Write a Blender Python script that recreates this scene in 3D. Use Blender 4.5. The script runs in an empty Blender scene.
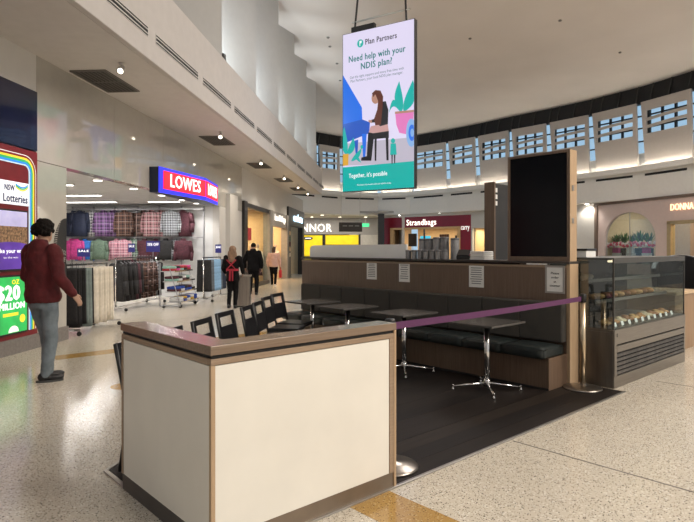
import bpy, bmesh, math, random
from mathutils import Vector, Matrix, Euler

random.seed(7)
sc = bpy.context.scene
COL = sc.collection
rad = math.radians

# ------------------------------------------------------------------ camera, world, light, exposure
EYE = 1.5
VIEW = 47.85            # bearing of the view axis, degrees from +X (X, Y = the cafe's own axes)
MALL = 43.29            # bearing of the mall corridor
cam_data = bpy.data.cameras.new('camera')
cam = bpy.data.objects.new('camera', cam_data)
COL.objects.link(cam)
cam.location = (0, 0, EYE)
cam.rotation_euler = (rad(90), 0, rad(VIEW - 90))
cam_data.sensor_width = 36.0
cam_data.lens = 564 / 694 * 36.0
cam_data.shift_y = -12 / 694
cam_data.clip_start = 0.05
cam_data.clip_end = 300
sc.camera = cam

world = bpy.data.worlds.new('sky')
sc.world = world
world.use_nodes = True
bg = world.node_tree.nodes['Background']
bg.inputs['Color'].default_value = (0.47, 0.67, 0.84, 1)
bg.inputs['Strength'].default_value = 0.85

sc.view_settings.view_transform = 'Standard'
sc.view_settings.look = 'None'
sc.view_settings.gamma = 1.0
sc.view_settings.use_curve_mapping = False
sc.view_settings.exposure = 0.1


def C(r, d, z=0.0):
    """right / depth from the photographer's standing point -> world"""
    a = rad(VIEW)
    return Vector((d * math.cos(a) + r * math.sin(a), d * math.sin(a) - r * math.cos(a), z))


def M(u, v, z=0.0):
    """along / left of the mall corridor -> world"""
    a = rad(MALL)
    return Vector((u * math.cos(a) - v * math.sin(a), u * math.sin(a) + v * math.cos(a), z))


def area(name, loc, sx, sy, power, col, rot=(0, 0, 0)):
    l = bpy.data.lights.new(name, 'AREA')
    l.shape = 'RECTANGLE'
    l.size = sx
    l.size_y = sy
    l.energy = power
    l.color = col
    o = bpy.data.objects.new(name, l)
    o.location = loc
    o.rotation_euler = rot
    COL.objects.link(o)
    return o


# unseen fill lamps added under the closed roof to light the court
area('roof_fill', C(13.0, -2.0, 10.0), 9, 9, 3500, (1.0, 0.92, 0.82), (0, 0, rad(VIEW)))
area('roof_fill', C(7.0, 14.0, 10.0), 8, 5, 1050, (1.0, 0.94, 0.88), (0, 0, rad(VIEW)))
area('roof_fill', M(-3.5, 1.5, 10.0), 6, 4, 130, (0.80, 0.91, 1.0), (0, 0, rad(MALL)))


def spot(loc, power, col=(1.0, 0.86, 0.68), ang=110, aim=None, size=0.05):
    l = bpy.data.lights.new('spot_lamp', 'SPOT')
    l.energy = power
    l.color = col
    l.spot_size = rad(ang)
    l.spot_blend = 0.7
    l.shadow_soft_size = size
    o = bpy.data.objects.new('spot_lamp', l)
    o.location = loc
    if aim is not None:
        o.rotation_euler = (Vector(aim) - Vector(loc)).to_track_quat('-Z', 'Y').to_euler()
    COL.objects.link(o)
    return o


# ------------------------------------------------------------------ materials
MATS = {}


def mat(name, col=(0.5, 0.5, 0.5), rough=0.5, metal=0.0, var=0.08, scale=6.0, emit=0.0, coat=0.0,
        spec=0.5, bump=0.0, alpha=None, trans=0.0, stretch=(1, 1, 1), emit_col=None):
    if name in MATS:
        return MATS[name]
    m = bpy.data.materials.new(name)
    m.use_nodes = True
    nt = m.node_tree
    b = nt.nodes['Principled BSDF']
    tc = nt.nodes.new('ShaderNodeTexCoord')
    mp = nt.nodes.new('ShaderNodeMapping')
    mp.inputs['Scale'].default_value = stretch
    nz = nt.nodes.new('ShaderNodeTexNoise')
    nz.inputs['Scale'].default_value = scale
    nz.inputs['Detail'].default_value = 4
    nt.links.new(tc.outputs['Object'], mp.inputs['Vector'])
    nt.links.new(mp.outputs['Vector'], nz.inputs['Vector'])
    rp = nt.nodes.new('ShaderNodeValToRGB')
    rp.color_ramp.elements[0].position = 0.3
    rp.color_ramp.elements[1].position = 0.7
    lo = [max(0, c * (1 - var)) for c in col]
    hi = [min(1, c * (1 + var)) for c in col]
    rp.color_ramp.elements[0].color = (*lo, 1)
    rp.color_ramp.elements[1].color = (*hi, 1)
    nt.links.new(nz.outputs['Fac'], rp.inputs['Fac'])
    nt.links.new(rp.outputs['Color'], b.inputs['Base Color'])
    b.inputs['Roughness'].default_value = rough
    b.inputs['Metallic'].default_value = metal
    b.inputs['Specular IOR Level'].default_value = spec
    b.inputs['Coat Weight'].default_value = coat
    b.inputs['Coat Roughness'].default_value = 0.04
    if trans:
        b.inputs['Transmission Weight'].default_value = trans
    if alpha is not None:
        b.inputs['Alpha'].default_value = alpha
    if emit:
        if emit_col:
            b.inputs['Emission Color'].default_value = (*emit_col, 1)
        else:
            nt.links.new(rp.outputs['Color'], b.inputs['Emission Color'])
        b.inputs['Emission Strength'].default_value = emit
    if bump:
        bp = nt.nodes.new('ShaderNodeBump')
        bp.inputs['Strength'].default_value = bump
        bp.inputs['Distance'].default_value = 0.01
        nt.links.new(nz.outputs['Fac'], bp.inputs['Height'])
        nt.links.new(bp.outputs['Normal'], b.inputs['Normal'])
    MATS[name] = m
    return m


def wood(name, c1, c2, rough=0.45, axis=2, scale=3.0, fine=30.0):
    """straight-grained veneer; the grain runs along the given local axis"""
    if name in MATS:
        return MATS[name]
    m = bpy.data.materials.new(name)
    m.use_nodes = True
    nt = m.node_tree
    b = nt.nodes['Principled BSDF']
    tc = nt.nodes.new('ShaderNodeTexCoord')
    mp = nt.nodes.new('ShaderNodeMapping')
    s = [fine, fine, fine]
    s[axis] = 0.8
    mp.inputs['Scale'].default_value = s
    nz = nt.nodes.new('ShaderNodeTexNoise')
    nz.inputs['Scale'].default_value = scale
    nz.inputs['Detail'].default_value = 6
    nz.inputs['Roughness'].default_value = 0.65
    rp = nt.nodes.new('ShaderNodeValToRGB')
    rp.color_ramp.elements[0].position = 0.3
    rp.color_ramp.elements[0].color = (*c1, 1)
    rp.color_ramp.elements[1].position = 0.7
    rp.color_ramp.elements[1].color = (*c2, 1)
    nt.links.new(tc.outputs['Object'], mp.inputs['Vector'])
    nt.links.new(mp.outputs['Vector'], nz.inputs['Vector'])
    nt.links.new(nz.outputs['Fac'], rp.inputs['Fac'])
    nt.links.new(rp.outputs['Color'], b.inputs['Base Color'])
    b.inputs['Roughness'].default_value = rough
    MATS[name] = m
    return m


def plaid(name, base, stripe, fine, scale=9.0):
    """woven check: wide bands and thin lines in both directions"""
    if name in MATS:
        return MATS[name]
    m = bpy.data.materials.new(name)
    m.use_nodes = True
    nt = m.node_tree
    b = nt.nodes['Principled BSDF']
    tc = nt.nodes.new('ShaderNodeTexCoord')
    sp = nt.nodes.new('ShaderNodeSeparateXYZ')
    nt.links.new(tc.outputs['Object'], sp.inputs[0])

    def band(sock, k, width):
        mu = nt.nodes.new('ShaderNodeMath'); mu.operation = 'MULTIPLY'; mu.inputs[1].default_value = k
        fr = nt.nodes.new('ShaderNodeMath'); fr.operation = 'FRACT'
        lt = nt.nodes.new('ShaderNodeMath'); lt.operation = 'LESS_THAN'; lt.inputs[1].default_value = width
        nt.links.new(sock, mu.inputs[0]); nt.links.new(mu.outputs[0], fr.inputs[0]); nt.links.new(fr.outputs[0], lt.inputs[0])
        return lt.outputs[0]
    add = nt.nodes.new('ShaderNodeMath'); add.operation = 'ADD'
    ax = nt.nodes.new('ShaderNodeMath'); ax.operation = 'ADD'
    nt.links.new(sp.outputs['X'], ax.inputs[0]); nt.links.new(sp.outputs['Y'], ax.inputs[1])
    nt.links.new(band(ax.outputs[0], scale, 0.45), add.inputs[0])
    nt.links.new(band(sp.outputs['Z'], scale, 0.45), add.inputs[1])
    hf = nt.nodes.new('ShaderNodeMath'); hf.operation = 'MULTIPLY'; hf.inputs[1].default_value = 0.5
    nt.links.new(add.outputs[0], hf.inputs[0])
    m1 = nt.nodes.new('ShaderNodeMix'); m1.data_type = 'RGBA'
    m1.inputs[6].default_value = (*base, 1)
    m1.inputs[7].default_value = (*stripe, 1)
    nt.links.new(hf.outputs[0], m1.inputs[0])
    mx = nt.nodes.new('ShaderNodeMath'); mx.operation = 'MAXIMUM'
    nt.links.new(band(ax.outputs[0], scale * 0.5, 0.06), mx.inputs[0])
    nt.links.new(band(sp.outputs['Z'], scale * 0.5, 0.06), mx.inputs[1])
    m2 = nt.nodes.new('ShaderNodeMix'); m2.data_type = 'RGBA'
    nt.links.new(mx.outputs[0], m2.inputs[0])
    nt.links.new(m1.outputs[2], m2.inputs[6])
    m2.inputs[7].default_value = (*fine, 1)
    nt.links.new(m2.outputs[2], b.inputs['Base Color'])
    b.inputs['Roughness'].default_value = 0.9
    MATS[name] = m
    return m


def terrazzo(name, base, dark, pale, rough=0.16, scale=95.0):
    if name in MATS:
        return MATS[name]
    m = bpy.data.materials.new(name)
    m.use_nodes = True
    nt = m.node_tree
    b = nt.nodes['Principled BSDF']
    tc = nt.nodes.new('ShaderNodeTexCoord')
    last = None
    cloud = nt.nodes.new('ShaderNodeTexNoise')
    cloud.inputs['Scale'].default_value = 0.6
    cloud.inputs['Detail'].default_value = 5
    nt.links.new(tc.outputs['Object'], cloud.inputs['Vector'])
    cr = nt.nodes.new('ShaderNodeValToRGB')
    cr.color_ramp.elements[0].position = 0.3
    cr.color_ramp.elements[1].position = 0.7
    cr.color_ramp.elements[0].color = (*[c * 0.93 for c in base], 1)
    cr.color_ramp.elements[1].color = (*[min(1, c * 1.05) for c in base], 1)
    nt.links.new(cloud.outputs['Fac'], cr.inputs['Fac'])
    last = cr.outputs['Color']
    for k, (sc_, thr, dist, col) in enumerate(((scale * 0.8, 0.80, 0.5, pale), (scale * 1.6, 0.87, 0.5, dark),
                                               (scale, 0.87, 0.42, [c * 0.45 for c in dark]))):
        vo = nt.nodes.new('ShaderNodeTexVoronoi')
        vo.inputs['Scale'].default_value = sc_
        nt.links.new(tc.outputs['Object'], vo.inputs['Vector'])
        sep = nt.nodes.new('ShaderNodeSeparateColor')
        nt.links.new(vo.outputs['Color'], sep.inputs[0])
        gt = nt.nodes.new('ShaderNodeMath'); gt.operation = 'GREATER_THAN'; gt.inputs[1].default_value = thr
        lt = nt.nodes.new('ShaderNodeMath'); lt.operation = 'LESS_THAN'; lt.inputs[1].default_value = dist
        nt.links.new(sep.outputs[0], gt.inputs[0])
        nt.links.new(vo.outputs['Distance'], lt.inputs[0])
        mu = nt.nodes.new('ShaderNodeMath'); mu.operation = 'MULTIPLY'
        nt.links.new(gt.outputs[0], mu.inputs[0]); nt.links.new(lt.outputs[0], mu.inputs[1])
        mx = nt.nodes.new('ShaderNodeMix'); mx.data_type = 'RGBA'
        nt.links.new(mu.outputs[0], mx.inputs[0])
        nt.links.new(last, mx.inputs[6])
        mx.inputs[7].default_value = (*col, 1)
        last = mx.outputs[2]
    nt.links.new(last, b.inputs['Base Color'])
    b.inputs['Roughness'].default_value = rough
    b.inputs['Specular IOR Level'].default_value = 0.55
    MATS[name] = m
    return m


def glass(name, tint=(0.9, 0.95, 0.95), clear=0.88, rough=0.02):
    """thin clear pane: mostly see-through with a mirror-like sheen"""
    if name in MATS:
        return MATS[name]
    m = bpy.data.materials.new(name)
    m.use_nodes = True
    nt = m.node_tree
    nt.nodes.remove(nt.nodes['Principled BSDF'])
    out = nt.nodes['Material Output']
    tr = nt.nodes.new('ShaderNodeBsdfTransparent')
    tr.inputs[0].default_value = (*tint, 1)
    gl = nt.nodes.new('ShaderNodeBsdfGlossy')
    gl.inputs['Roughness'].default_value = rough
    mx = nt.nodes.new('ShaderNodeMixShader')
    mx.inputs[0].default_value = 1 - clear
    nt.links.new(tr.outputs[0], mx.inputs[1])
    nt.links.new(gl.outputs[0], mx.inputs[2])
    nt.links.new(mx.outputs[0], out.inputs['Surface'])
    MATS[name] = m
    return m


WHITE = mat('white_plaster', (0.62, 0.59, 0.56), 0.7, var=0.03)
ROOF = mat('roof_plaster', (0.66, 0.61, 0.58), 0.85, var=0.03, scale=0.5)
CREAM = mat('cream_laminate', (0.80, 0.765, 0.69), 0.42, var=0.035, scale=3.0)
DARKGAP = mat('dark_gap', (0.012, 0.011, 0.011), 0.7)
BLACK = mat('black_metal', (0.012, 0.011, 0.011), 0.4)
BLACKSAT = mat('black_satin', (0.01, 0.01, 0.012), 0.3)
STEEL = mat('brushed_steel', (0.50, 0.48, 0.45), 0.3, metal=1.0, var=0.1, scale=4, stretch=(1, 40, 40))
STEELDK = mat('dull_steel', (0.30, 0.28, 0.26), 0.38, metal=1.0, var=0.12, scale=4, stretch=(1, 1, 40))
CHROME = mat('chrome', (0.72, 0.71, 0.70), 0.14, metal=1.0, var=0.03)
BRASS = mat('champagne_metal', (0.62, 0.50, 0.35), 0.28, metal=1.0, var=0.06)
PAPER = mat('white_paper', (0.84, 0.83, 0.80), 0.8, var=0.04)
INK = mat('black_ink', (0.03, 0.03, 0.03), 0.8)
WENGE = wood('brown_veneer', (0.115, 0.075, 0.052), (0.185, 0.125, 0.09), axis=2, fine=26)
OAKV = wood('pale_oak_veneer', (0.40, 0.27, 0.16), (0.52, 0.37, 0.235), axis=2, fine=22)
OAKX = wood('oak_edge_x', (0.27, 0.185, 0.12), (0.36, 0.26, 0.175), axis=0, fine=26)
OAKY = wood('oak_edge_y', (0.27, 0.185, 0.12), (0.36, 0.26, 0.175), axis=1, fine=26)
TERRAZZO = terrazzo('beige_terrazzo', (0.60, 0.54, 0.445), (0.15, 0.11, 0.08), (0.74, 0.70, 0.62))
MUSTARD = terrazzo('mustard_terrazzo', (0.42, 0.25, 0.075), (0.22, 0.12, 0.04), (0.52, 0.36, 0.15))
FABRIC = mat('charcoal_weave', (0.058, 0.053, 0.046), 0.95, var=0.3, scale=120, bump=0.3)
VINYL = mat('black_green_vinyl', (0.018, 0.024, 0.024), 0.36, var=0.15, scale=20)
GLASS = glass('clear_glass', clear=0.93)
GLASSDK = glass('smoked_glass', (0.62, 0.66, 0.66), 0.86)
SKYGLASS = glass('window_glass', (0.93, 0.97, 1.0), 0.95)
SKIN = mat('skin', (0.42, 0.25, 0.17), 0.6, var=0.06)


# ------------------------------------------------------------------ mesh helpers
class MB:
    def __init__(self):
        self.v = []
        self.f = []

    def add(self, vs, fs):
        o = len(self.v)
        self.v += [tuple(p) for p in vs]
        self.f += [tuple(i + o for i in q) for q in fs]
        return self

    def box(self, x0, x1, y0, y1, z0, z1):
        vs = [(x0, y0, z0), (x1, y0, z0), (x1, y1, z0), (x0, y1, z0), (x0, y0, z1), (x1, y0, z1), (x1, y1, z1), (x0, y1, z1)]
        return self.add(vs, [(0, 3, 2, 1), (4, 5, 6, 7), (0, 1, 5, 4), (1, 2, 6, 5), (2, 3, 7, 6), (3, 0, 4, 7)])

    def prism(self, pts, z0, z1):
        """plan polygon (counter-clockwise) pushed up from z0 to z1"""
        n = len(pts)
        vs = [(p[0], p[1], z0) for p in pts] + [(p[0], p[1], z1) for p in pts]
        fs = [tuple(range(n - 1, -1, -1)), tuple(range(n, 2 * n))]
        fs += [(i, (i + 1) % n, n + (i + 1) % n, n + i) for i in range(n)]
        return self.add(vs, fs)

    def slab(self, pts, n, t):
        """3-D polygon given a thickness t along n"""
        n = Vector(n).normalized() * t
        k = len(pts)
        vs = [Vector(p) for p in pts] + [Vector(p) + n for p in pts]
        fs = [tuple(range(k - 1, -1, -1)), tuple(range(k, 2 * k))]
        fs += [(i, (i + 1) % k, k + (i + 1) % k, k + i) for i in range(k)]
        return self.add(vs, fs)

    def cyl(self, p0, p1, r0, r1=None, n=10):
        r1 = r0 if r1 is None else r1
        p0, p1 = Vector(p0), Vector(p1)
        q = (p1 - p0).to_track_quat('Z', 'Y')
        vs = []
        for p, r in ((p0, r0), (p1, r1)):
            for i in range(n):
                a = 2 * math.pi * i / n
                vs.append(p + q @ Vector((r * math.cos(a), r * math.sin(a), 0)))
        fs = [tuple(range(n - 1, -1, -1)), tuple(range(n, 2 * n))]
        fs += [(i, (i + 1) % n, n + (i + 1) % n, n + i) for i in range(n)]
        return self.add(vs, fs)

    def tube(self, path, r, n=8):
        for a, b in zip(path[:-1], path[1:]):
            self.cyl(a, b, r, r, n)
        for p in path[1:-1]:
            self.ball(p, (r, r, r), 8, 5)
        return self

    def ball(self, c, rr, n=12, k=8, rot=None):
        c = Vector(c)
        vs = []
        for j in range(1, k):
            t = math.pi * j / k
            for i in range(n):
                a = 2 * math.pi * i / n
                p = Vector((rr[0] * math.sin(t) * math.cos(a), rr[1] * math.sin(t) * math.sin(a), rr[2] * math.cos(t)))
                if rot is not None:
                    p = rot @ p
                vs.append(c + p)
        for s in (1, -1):
            p = Vector((0, 0, s * rr[2]))
            vs.append(c + (rot @ p if rot is not None else p))
        top, bot = len(vs) - 2, len(vs) - 1
        fs = []
        for j in range(k - 2):
            for i in range(n):
                a, b = j * n + i, j * n + (i + 1) % n
                fs.append((a, a + n, b + n, b))
        for i in range(n):
            fs.append((top, i, (i + 1) % n))
            fs.append((bot, (k - 2) * n + (i + 1) % n, (k - 2) * n + i))
        return self.add(vs, fs)

    def lathe(self, prof, c=(0, 0, 0), n=24):
        c = Vector(c)
        vs = []
        for r, z in prof:
            for i in range(n):
                a = 2 * math.pi * i / n
                vs.append(c + Vector((r * math.cos(a), r * math.sin(a), z)))
        fs = []
        for j in range(len(prof) - 1):
            for i in range(n):
                a, b = j * n + i, j * n + (i + 1) % n
                fs.append((a, b, b + n, a + n))
        fs.append(tuple(range(n - 1, -1, -1)))
        fs.append(tuple((len(prof) - 1) * n + i for i in range(n)))
        return self.add(vs, fs)

    def loft(self, rings):
        """closed tube through a list of equal-length rings"""
        n = len(rings[0])
        vs = [p for r in rings for p in r]
        fs = []
        for j in range(len(rings) - 1):
            for i in range(n):
                a, b = j * n + i, j * n + (i + 1) % n
                fs.append((a, b, b + n, a + n))
        fs.append(tuple(range(n - 1, -1, -1)))
        fs.append(tuple((len(rings) - 1) * n + i for i in range(n)))
        return self.add(vs, fs)

    def mesh(self, name, smooth=False):
        me = bpy.data.meshes.new(name)
        me.from_pydata(self.v, [], self.f)
        bm = bmesh.new()
        bm.from_mesh(me)
        bmesh.ops.recalc_face_normals(bm, faces=bm.faces)
        bm.to_mesh(me)
        bm.free()
        if smooth:
            for p in me.polygons:
                p.use_smooth = True
        me.update()
        return me

    def build(self, name, m, parent=None, loc=(0, 0, 0), rz=0.0, smooth=False, bevel=0.0, seg=2):
        me = self.mesh(name, smooth)
        me.materials.append(m)
        o = bpy.data.objects.new(name, me)
        COL.objects.link(o)
        o.location = loc
        o.rotation_euler = (0, 0, rz)
        if parent is not None:
            o.parent = parent
        if bevel:
            md = o.modifiers.new('bevel', 'BEVEL')
            md.width = bevel
            md.segments = seg
            md.limit_method = 'ANGLE'
            md.angle_limit = rad(35)
        return o


def tag(o, label, cat, group=None):
    o['label'] = label
    o['category'] = cat
    if group:
        o['group'] = group
    return o


def struct(o):
    o['kind'] = 'structure'
    return o


def thing(name, label, cat, loc=(0, 0, 0), rz=0.0, group=None):
    o = bpy.data.objects.new(name, None)
    o.empty_display_size = 0.1
    COL.objects.link(o)
    o.location = loc
    o.rotation_euler = (0, 0, rz)
    return tag(o, label, cat, group)


def sempty(name, loc=(0, 0, 0), rz=0.0):
    o = bpy.data.objects.new(name, None)
    o.empty_display_size = 0.1
    COL.objects.link(o)
    o.location = loc
    o.rotation_euler = (0, 0, rz)
    return struct(o)


def share(name, me, parent=None, loc=(0, 0, 0), rz=0.0, m=None):
    o = bpy.data.objects.new(name, me)
    COL.objects.link(o)
    o.location = loc
    o.rotation_euler = (0, 0, rz)
    if parent is not None:
        o.parent = parent
    if m is not None:
        o.material_slots[0].link = 'OBJECT'
        o.material_slots[0].material = m
    return o


TEXTS = {}


def lettering(s, size, m, parent, at, xdir=(1, 0, 0), up=(0, 0, 1), ext=0.002, align='CENTER', name='lettering', bold=0.0, fit=None):
    """flat raised lettering centred at a point of the parent's own space; fit = overall width"""
    key = (s, round(ext, 4), bold, align)
    if key not in TEXTS:
        cu = bpy.data.curves.new('text', 'FONT')
        cu.body = s
        cu.size = 1.0
        cu.align_x = align
        cu.align_y = 'CENTER'
        cu.resolution_u = 2
        cu.space_character = 1.08 if bold else 1.0
        tmp = bpy.data.objects.new('tmp', cu)
        me = bpy.data.meshes.new_from_object(tmp)
        bpy.data.objects.remove(tmp)
        if bold:                                   # heavier strokes: overprinted outlines
            v0 = [tuple(v.co) for v in me.vertices]
            f0 = [tuple(p.vertices) for p in me.polygons]
            vs, fs = [], []
            for q, (ox, oy) in enumerate(((-2, 0), (2, 0), (0, -1.2), (0, 1.2))):
                fs += [tuple(i + len(vs) for i in f) for f in f0]
                vs += [(x + ox * bold, y + oy * bold, 0.0) for x, y, z in v0]
            me = bpy.data.meshes.new('text')
            me.from_pydata(vs, [], fs)
        xs = [v.co.x for v in me.vertices]
        TEXTS[key] = (me, (max(xs) - min(xs)) if xs else 1.0)
    me, w = TEXTS[key]
    me = me.copy()
    me.materials.clear()
    me.materials.append(m)
    o = bpy.data.objects.new(name, me)
    COL.objects.link(o)
    if parent is not None:
        o.parent = parent
    x = Vector(xdir).normalized()
    z = Vector(up).normalized()
    n = x.cross(z)
    sx = (fit / w) if fit else size
    for p in me.vertices:
        p.co.x *= sx
        p.co.y *= size
    bm = bmesh.new()
    bm.from_mesh(me)
    bmesh.ops.remove_doubles(bm, verts=bm.verts, dist=1e-5)
    if ext > 0:
        r = bmesh.ops.extrude_face_region(bm, geom=list(bm.faces))
        for e in r['geom']:
            if isinstance(e, bmesh.types.BMVert):
                e.co.z += ext
    bm.to_mesh(me)
    bm.free()
    mt = Matrix((x, z, n)).transposed().to_4x4()
    mt.translation = Vector(at)
    o.matrix_local = mt
    return o


MR = rad(MALL)
VR = rad(VIEW - 90)

# ================================================================== THE SETTING
fl = MB().prism([C(-16, -9), C(32, -9), C(34, 30), C(16, 62), C(-16, 62)], -0.3, 0.0).build('floor', TERRAZZO)
struct(fl)
# coloured terrazzo bands and metal control joints let into the floor
MB().box(2.21, 2.54, -4, 2.42, -0.02, 0.0012).build('inlay_band', MUSTARD, fl)
MB().box(2.21, 9.5, 8.28, 8.62, -0.02, 0.0012).build('inlay_band', MUSTARD, fl)
MB().lathe([(0.17, -0.02), (0.17, 0.0012)], (2.36, 6.2, 0), 24).build('inlay_disc', MUSTARD, fl)
JOINT = mat('joint_strip', (0.07, 0.055, 0.045), 0.5)
for x in (3.92, 6.9, 9.9):
    MB().box(x - 0.006, x + 0.006, -6, 2.40 if x > 1.3 else 14, -0.02, 0.0015).build('control_joint', JOINT, fl)
for y in (11.4, 14.4, 17.4):
    MB().box(-5, 14, y - 0.006, y + 0.006, -0.02, 0.0016).build('control_joint', JOINT, fl)


def xleft(y):
    return 1.365 if y <= 3.9 else 1.365 + (y - 3.9) * 1.226


PLANKS = [wood('dark_plank_%d' % k, a, b, 0.55, axis=0, fine=14) for k, (a, b) in enumerate((
    ((0.010, 0.007, 0.006), (0.018, 0.013, 0.011)),
    ((0.007, 0.005, 0.005), (0.013, 0.010, 0.009)),
    ((0.014, 0.010, 0.008), (0.027, 0.020, 0.016))))]
for m_ in PLANKS:
    m_.node_tree.nodes['Principled BSDF'].inputs['Specular IOR Level'].default_value = 0.22
cf = MB().prism([(1.36, 2.44), (6.12, 2.44), (6.12, 2.94), (5.95, 2.94), (5.95, 7.62), (5.9, 7.62), (1.36, 3.9)], -0.05, 0.002).build('floor_cafe', DARKGAP)
struct(cf)
y = 2.445
k = 0
while y < 7.6:
    y1 = min(y + 0.1745, 7.6)
    xr = 6.12 if y1 < 2.95 else 5.945
    pts = [(xleft(y), y), (xr, y), (xr, y1 - 0.001), (xleft(y1 - 0.001), y1 - 0.001)]
    if y < 3.9 < y1:
        pts = pts + [(1.365, 3.9)]
    MB().prism(pts, 0.002, 0.008 + 0.0006 * (k % 2)).build('plank', PLANKS[random.choice((0, 1, 0, 2, 1))], cf)
    y += 0.175
    k += 1
TRIMM = mat('edge_trim_metal', (0.42, 0.40, 0.38), 0.35, metal=0.9)
t = MB().box(1.34, 6.13, 2.415, 2.44, 0, 0.012).build('trim_1', TRIMM, bevel=0.003)
struct(t)
t = MB().prism([(1.33, 2.44), (1.36, 2.44), (1.36, 3.9), (5.93, 7.63), (5.90, 7.65), (1.33, 3.91)], 0, 0.012).build('trim_2', TRIMM, bevel=0.003)
struct(t)

# ---- left side of the mall: wall plane v = 5.4, soffit, bulkhead
WALLP = mat('glossy_wall_panel', (0.46, 0.435, 0.39), 0.045, var=0.03, coat=0.0, spec=0.9)
WALLW = mat('white_wall_paint', (0.62, 0.60, 0.57), 0.55, var=0.02)
PLINTH = mat('grey_stone_plinth', (0.20, 0.18, 0.165), 0.45, var=0.15, scale=25)
wl = sempty('wall_left', (0, 0, 0), MR)
MB().box(8.18, 8.985, 5.4, 5.62, 0.22, 2.845).build('wall_panel', WALLP, wl)
for a, b in ((8.18, 10.6), (10.6, 13.0), (13.0, 15.4), (15.4, 17.8), (17.8, 20.0)):
    MB().box(a + 0.004, b - 0.004, 5.4, 5.62, 2.855, 4.45).build('fascia_panel', WALLP, wl)
MB().box(2.0, 8.18, 5.4, 5.62, 3.89, 4.45).build('wall_panel', WALLW, wl)
MB().box(17.35, 20.0, 5.405, 5.62, 0.0, 2.85).build('wall_panel', WALLW, wl)
MB().box(18.0, 18.9, 5.25, 5.405, 0.0, 3.3).build('pier', WALLW, wl)
MB().box(20.0, 34.0, 5.4, 5.62, 3.22, 4.45).build('wall_panel', WALLW, wl)
bl = MB().box(2.0, 8.985, 5.36, 5.62, 0.0, 0.22).build('baseboard_left', PLINTH, rz=MR)
struct(bl)

sf = MB().box(-4, 30.0, 3.86, 5.4, 4.45, 4.6).build('ceiling_soffit', WHITE, rz=MR)
struct(sf)
bk = sempty('trim_3', (0, 0, 0), MR)
BULK = mat('bulkhead_paint', (0.56, 0.53, 0.51), 0.75, var=0.03)
MB().box(-4, 30.0, 3.76, 3.86, 4.45, 5.78).build('bulkhead_face', BULK, bk, bevel=0.01)
MB().box(-4, 30.0, 3.86, 5.6, 5.62, 5.76).build('bulkhead_top', BULK, bk)
MB().box(30.0, 30.1, 3.76, 5.6, 4.45, 5.78).build('bulkhead_end', BULK, bk)
SLOTF = mat('slot_frame', (0.66, 0.64, 0.62), 0.5)
for k in range(-2, 10):
    u0 = 8.72 + 2.25 * k
    g = MB()
    g.box(u0, u0 + 1.98, 3.752, 3.76, 4.775, 4.785).box(u0, u0 + 1.98, 3.752, 3.76, 4.925, 4.935)
    g.box(u0, u0 + 0.012, 3.752, 3.76, 4.785, 4.925).box(u0 + 1.968, u0 + 1.98, 3.752, 3.76, 4.785, 4.925)
    fr = g.build('slot_vent_frame', SLOTF, bk)
    MB().box(u0 + 0.012, u0 + 1.968, 3.7575, 3.7605, 4.785, 4.925).build('slot_backing', DARKGAP, fr)
    for zz in (4.82, 4.885):
        MB().box(u0 + 0.012, u0 + 1.968, 3.748, 3.7575, zz - 0.008, zz + 0.008).build('vane', SLOTF, fr)

# soffit air grilles and accent lamps
VENT = mat('dark_grille', (0.045, 0.04, 0.035), 0.7)
vent_slat = MB().box(-0.58, 0.58, -0.012, 0.012, -0.012, 0.0).mesh('slat')
vent_slat.materials.append(mat('grille_slat', (0.11, 0.10, 0.09), 0.6))
nv = ('nearest to the dark blue panel', 'second along the corridor', 'third along the corridor', 'fourth along the corridor', 'farthest along the corridor')
for k, (u, v) in enumerate(((9.55, 5.0), (15.0, 4.72), (19.6, 4.66), (23.8, 4.6), (27.4, 4.6))):
    t = thing('ceiling_grille', 'dark square air grille in the soffit, ' + nv[k], 'vent', M(u, v, 4.45), MR, 'air grilles in the left soffit')
    MB().box(-0.62, 0.62, -0.3, 0.3, -0.01, -0.002).build('backing', VENT, t)
    g = MB().box(-0.62, 0.62, -0.31, -0.29, -0.022, 0).box(-0.62, 0.62, 0.29, 0.31, -0.022, 0)
    g.box(-0.63, -0.6, -0.31, 0.31, -0.022, 0).box(0.6, 0.63, -0.31, 0.31, -0.022, 0).box(-0.012, 0.012, -0.29, 0.29, -0.02, 0)
    g.build('frame', mat('grille_frame', (0.16, 0.145, 0.13), 0.6), t)
    for j in range(8):
        share('slat', vent_slat, t, (0, -0.25 + j * 0.0715, -0.008))
LAMPGLOW = mat('warm_lamp_glow', (1.0, 0.90, 0.72), 0.5, var=0.0, emit=7.0)
LAMPWHITE = mat('white_lamp_glow', (1.0, 0.95, 0.88), 0.5, var=0.0, emit=8.0)
LAMPB = mat('lamp_housing', (0.6, 0.58, 0.55), 0.4)
nl = ('nearest to the camera', 'second along the corridor', 'third along the corridor', 'fourth along the corridor', 'fifth along the corridor', 'farthest along the corridor')
for k, (u, v) in enumerate(((8.65, 4.28), (13.9, 4.3), (18.3, 4.3), (22.3, 4.3), (25.6, 4.3), (28.6, 4.3))):
    t = thing('spotlight', 'small tilted spotlight under the left soffit, ' + nl[k], 'lamp', M(u, v, 4.45), MR, 'spotlights under the left soffit')
    MB().lathe([(0.05, 0), (0.05, -0.02), (0.015, -0.03), (0.012, -0.09)], n=14).build('mount', LAMPB, t, smooth=True)
    MB().cyl((0.02, 0, -0.07), (-0.09, -0.02, -0.15), 0.05, 0.062, 14).build('can', LAMPB, t, smooth=True)
    MB().cyl((-0.09, -0.02, -0.15), (-0.096, -0.021, -0.155), 0.042, 0.042, 14).build('lens', LAMPGLOW, t)
    spot(M(u - 0.12, v - 0.03, 4.24), 70 if k == 0 else 90, aim=M(u - 0.8, v + 0.2, 0), ang=120)
    MB()

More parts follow.
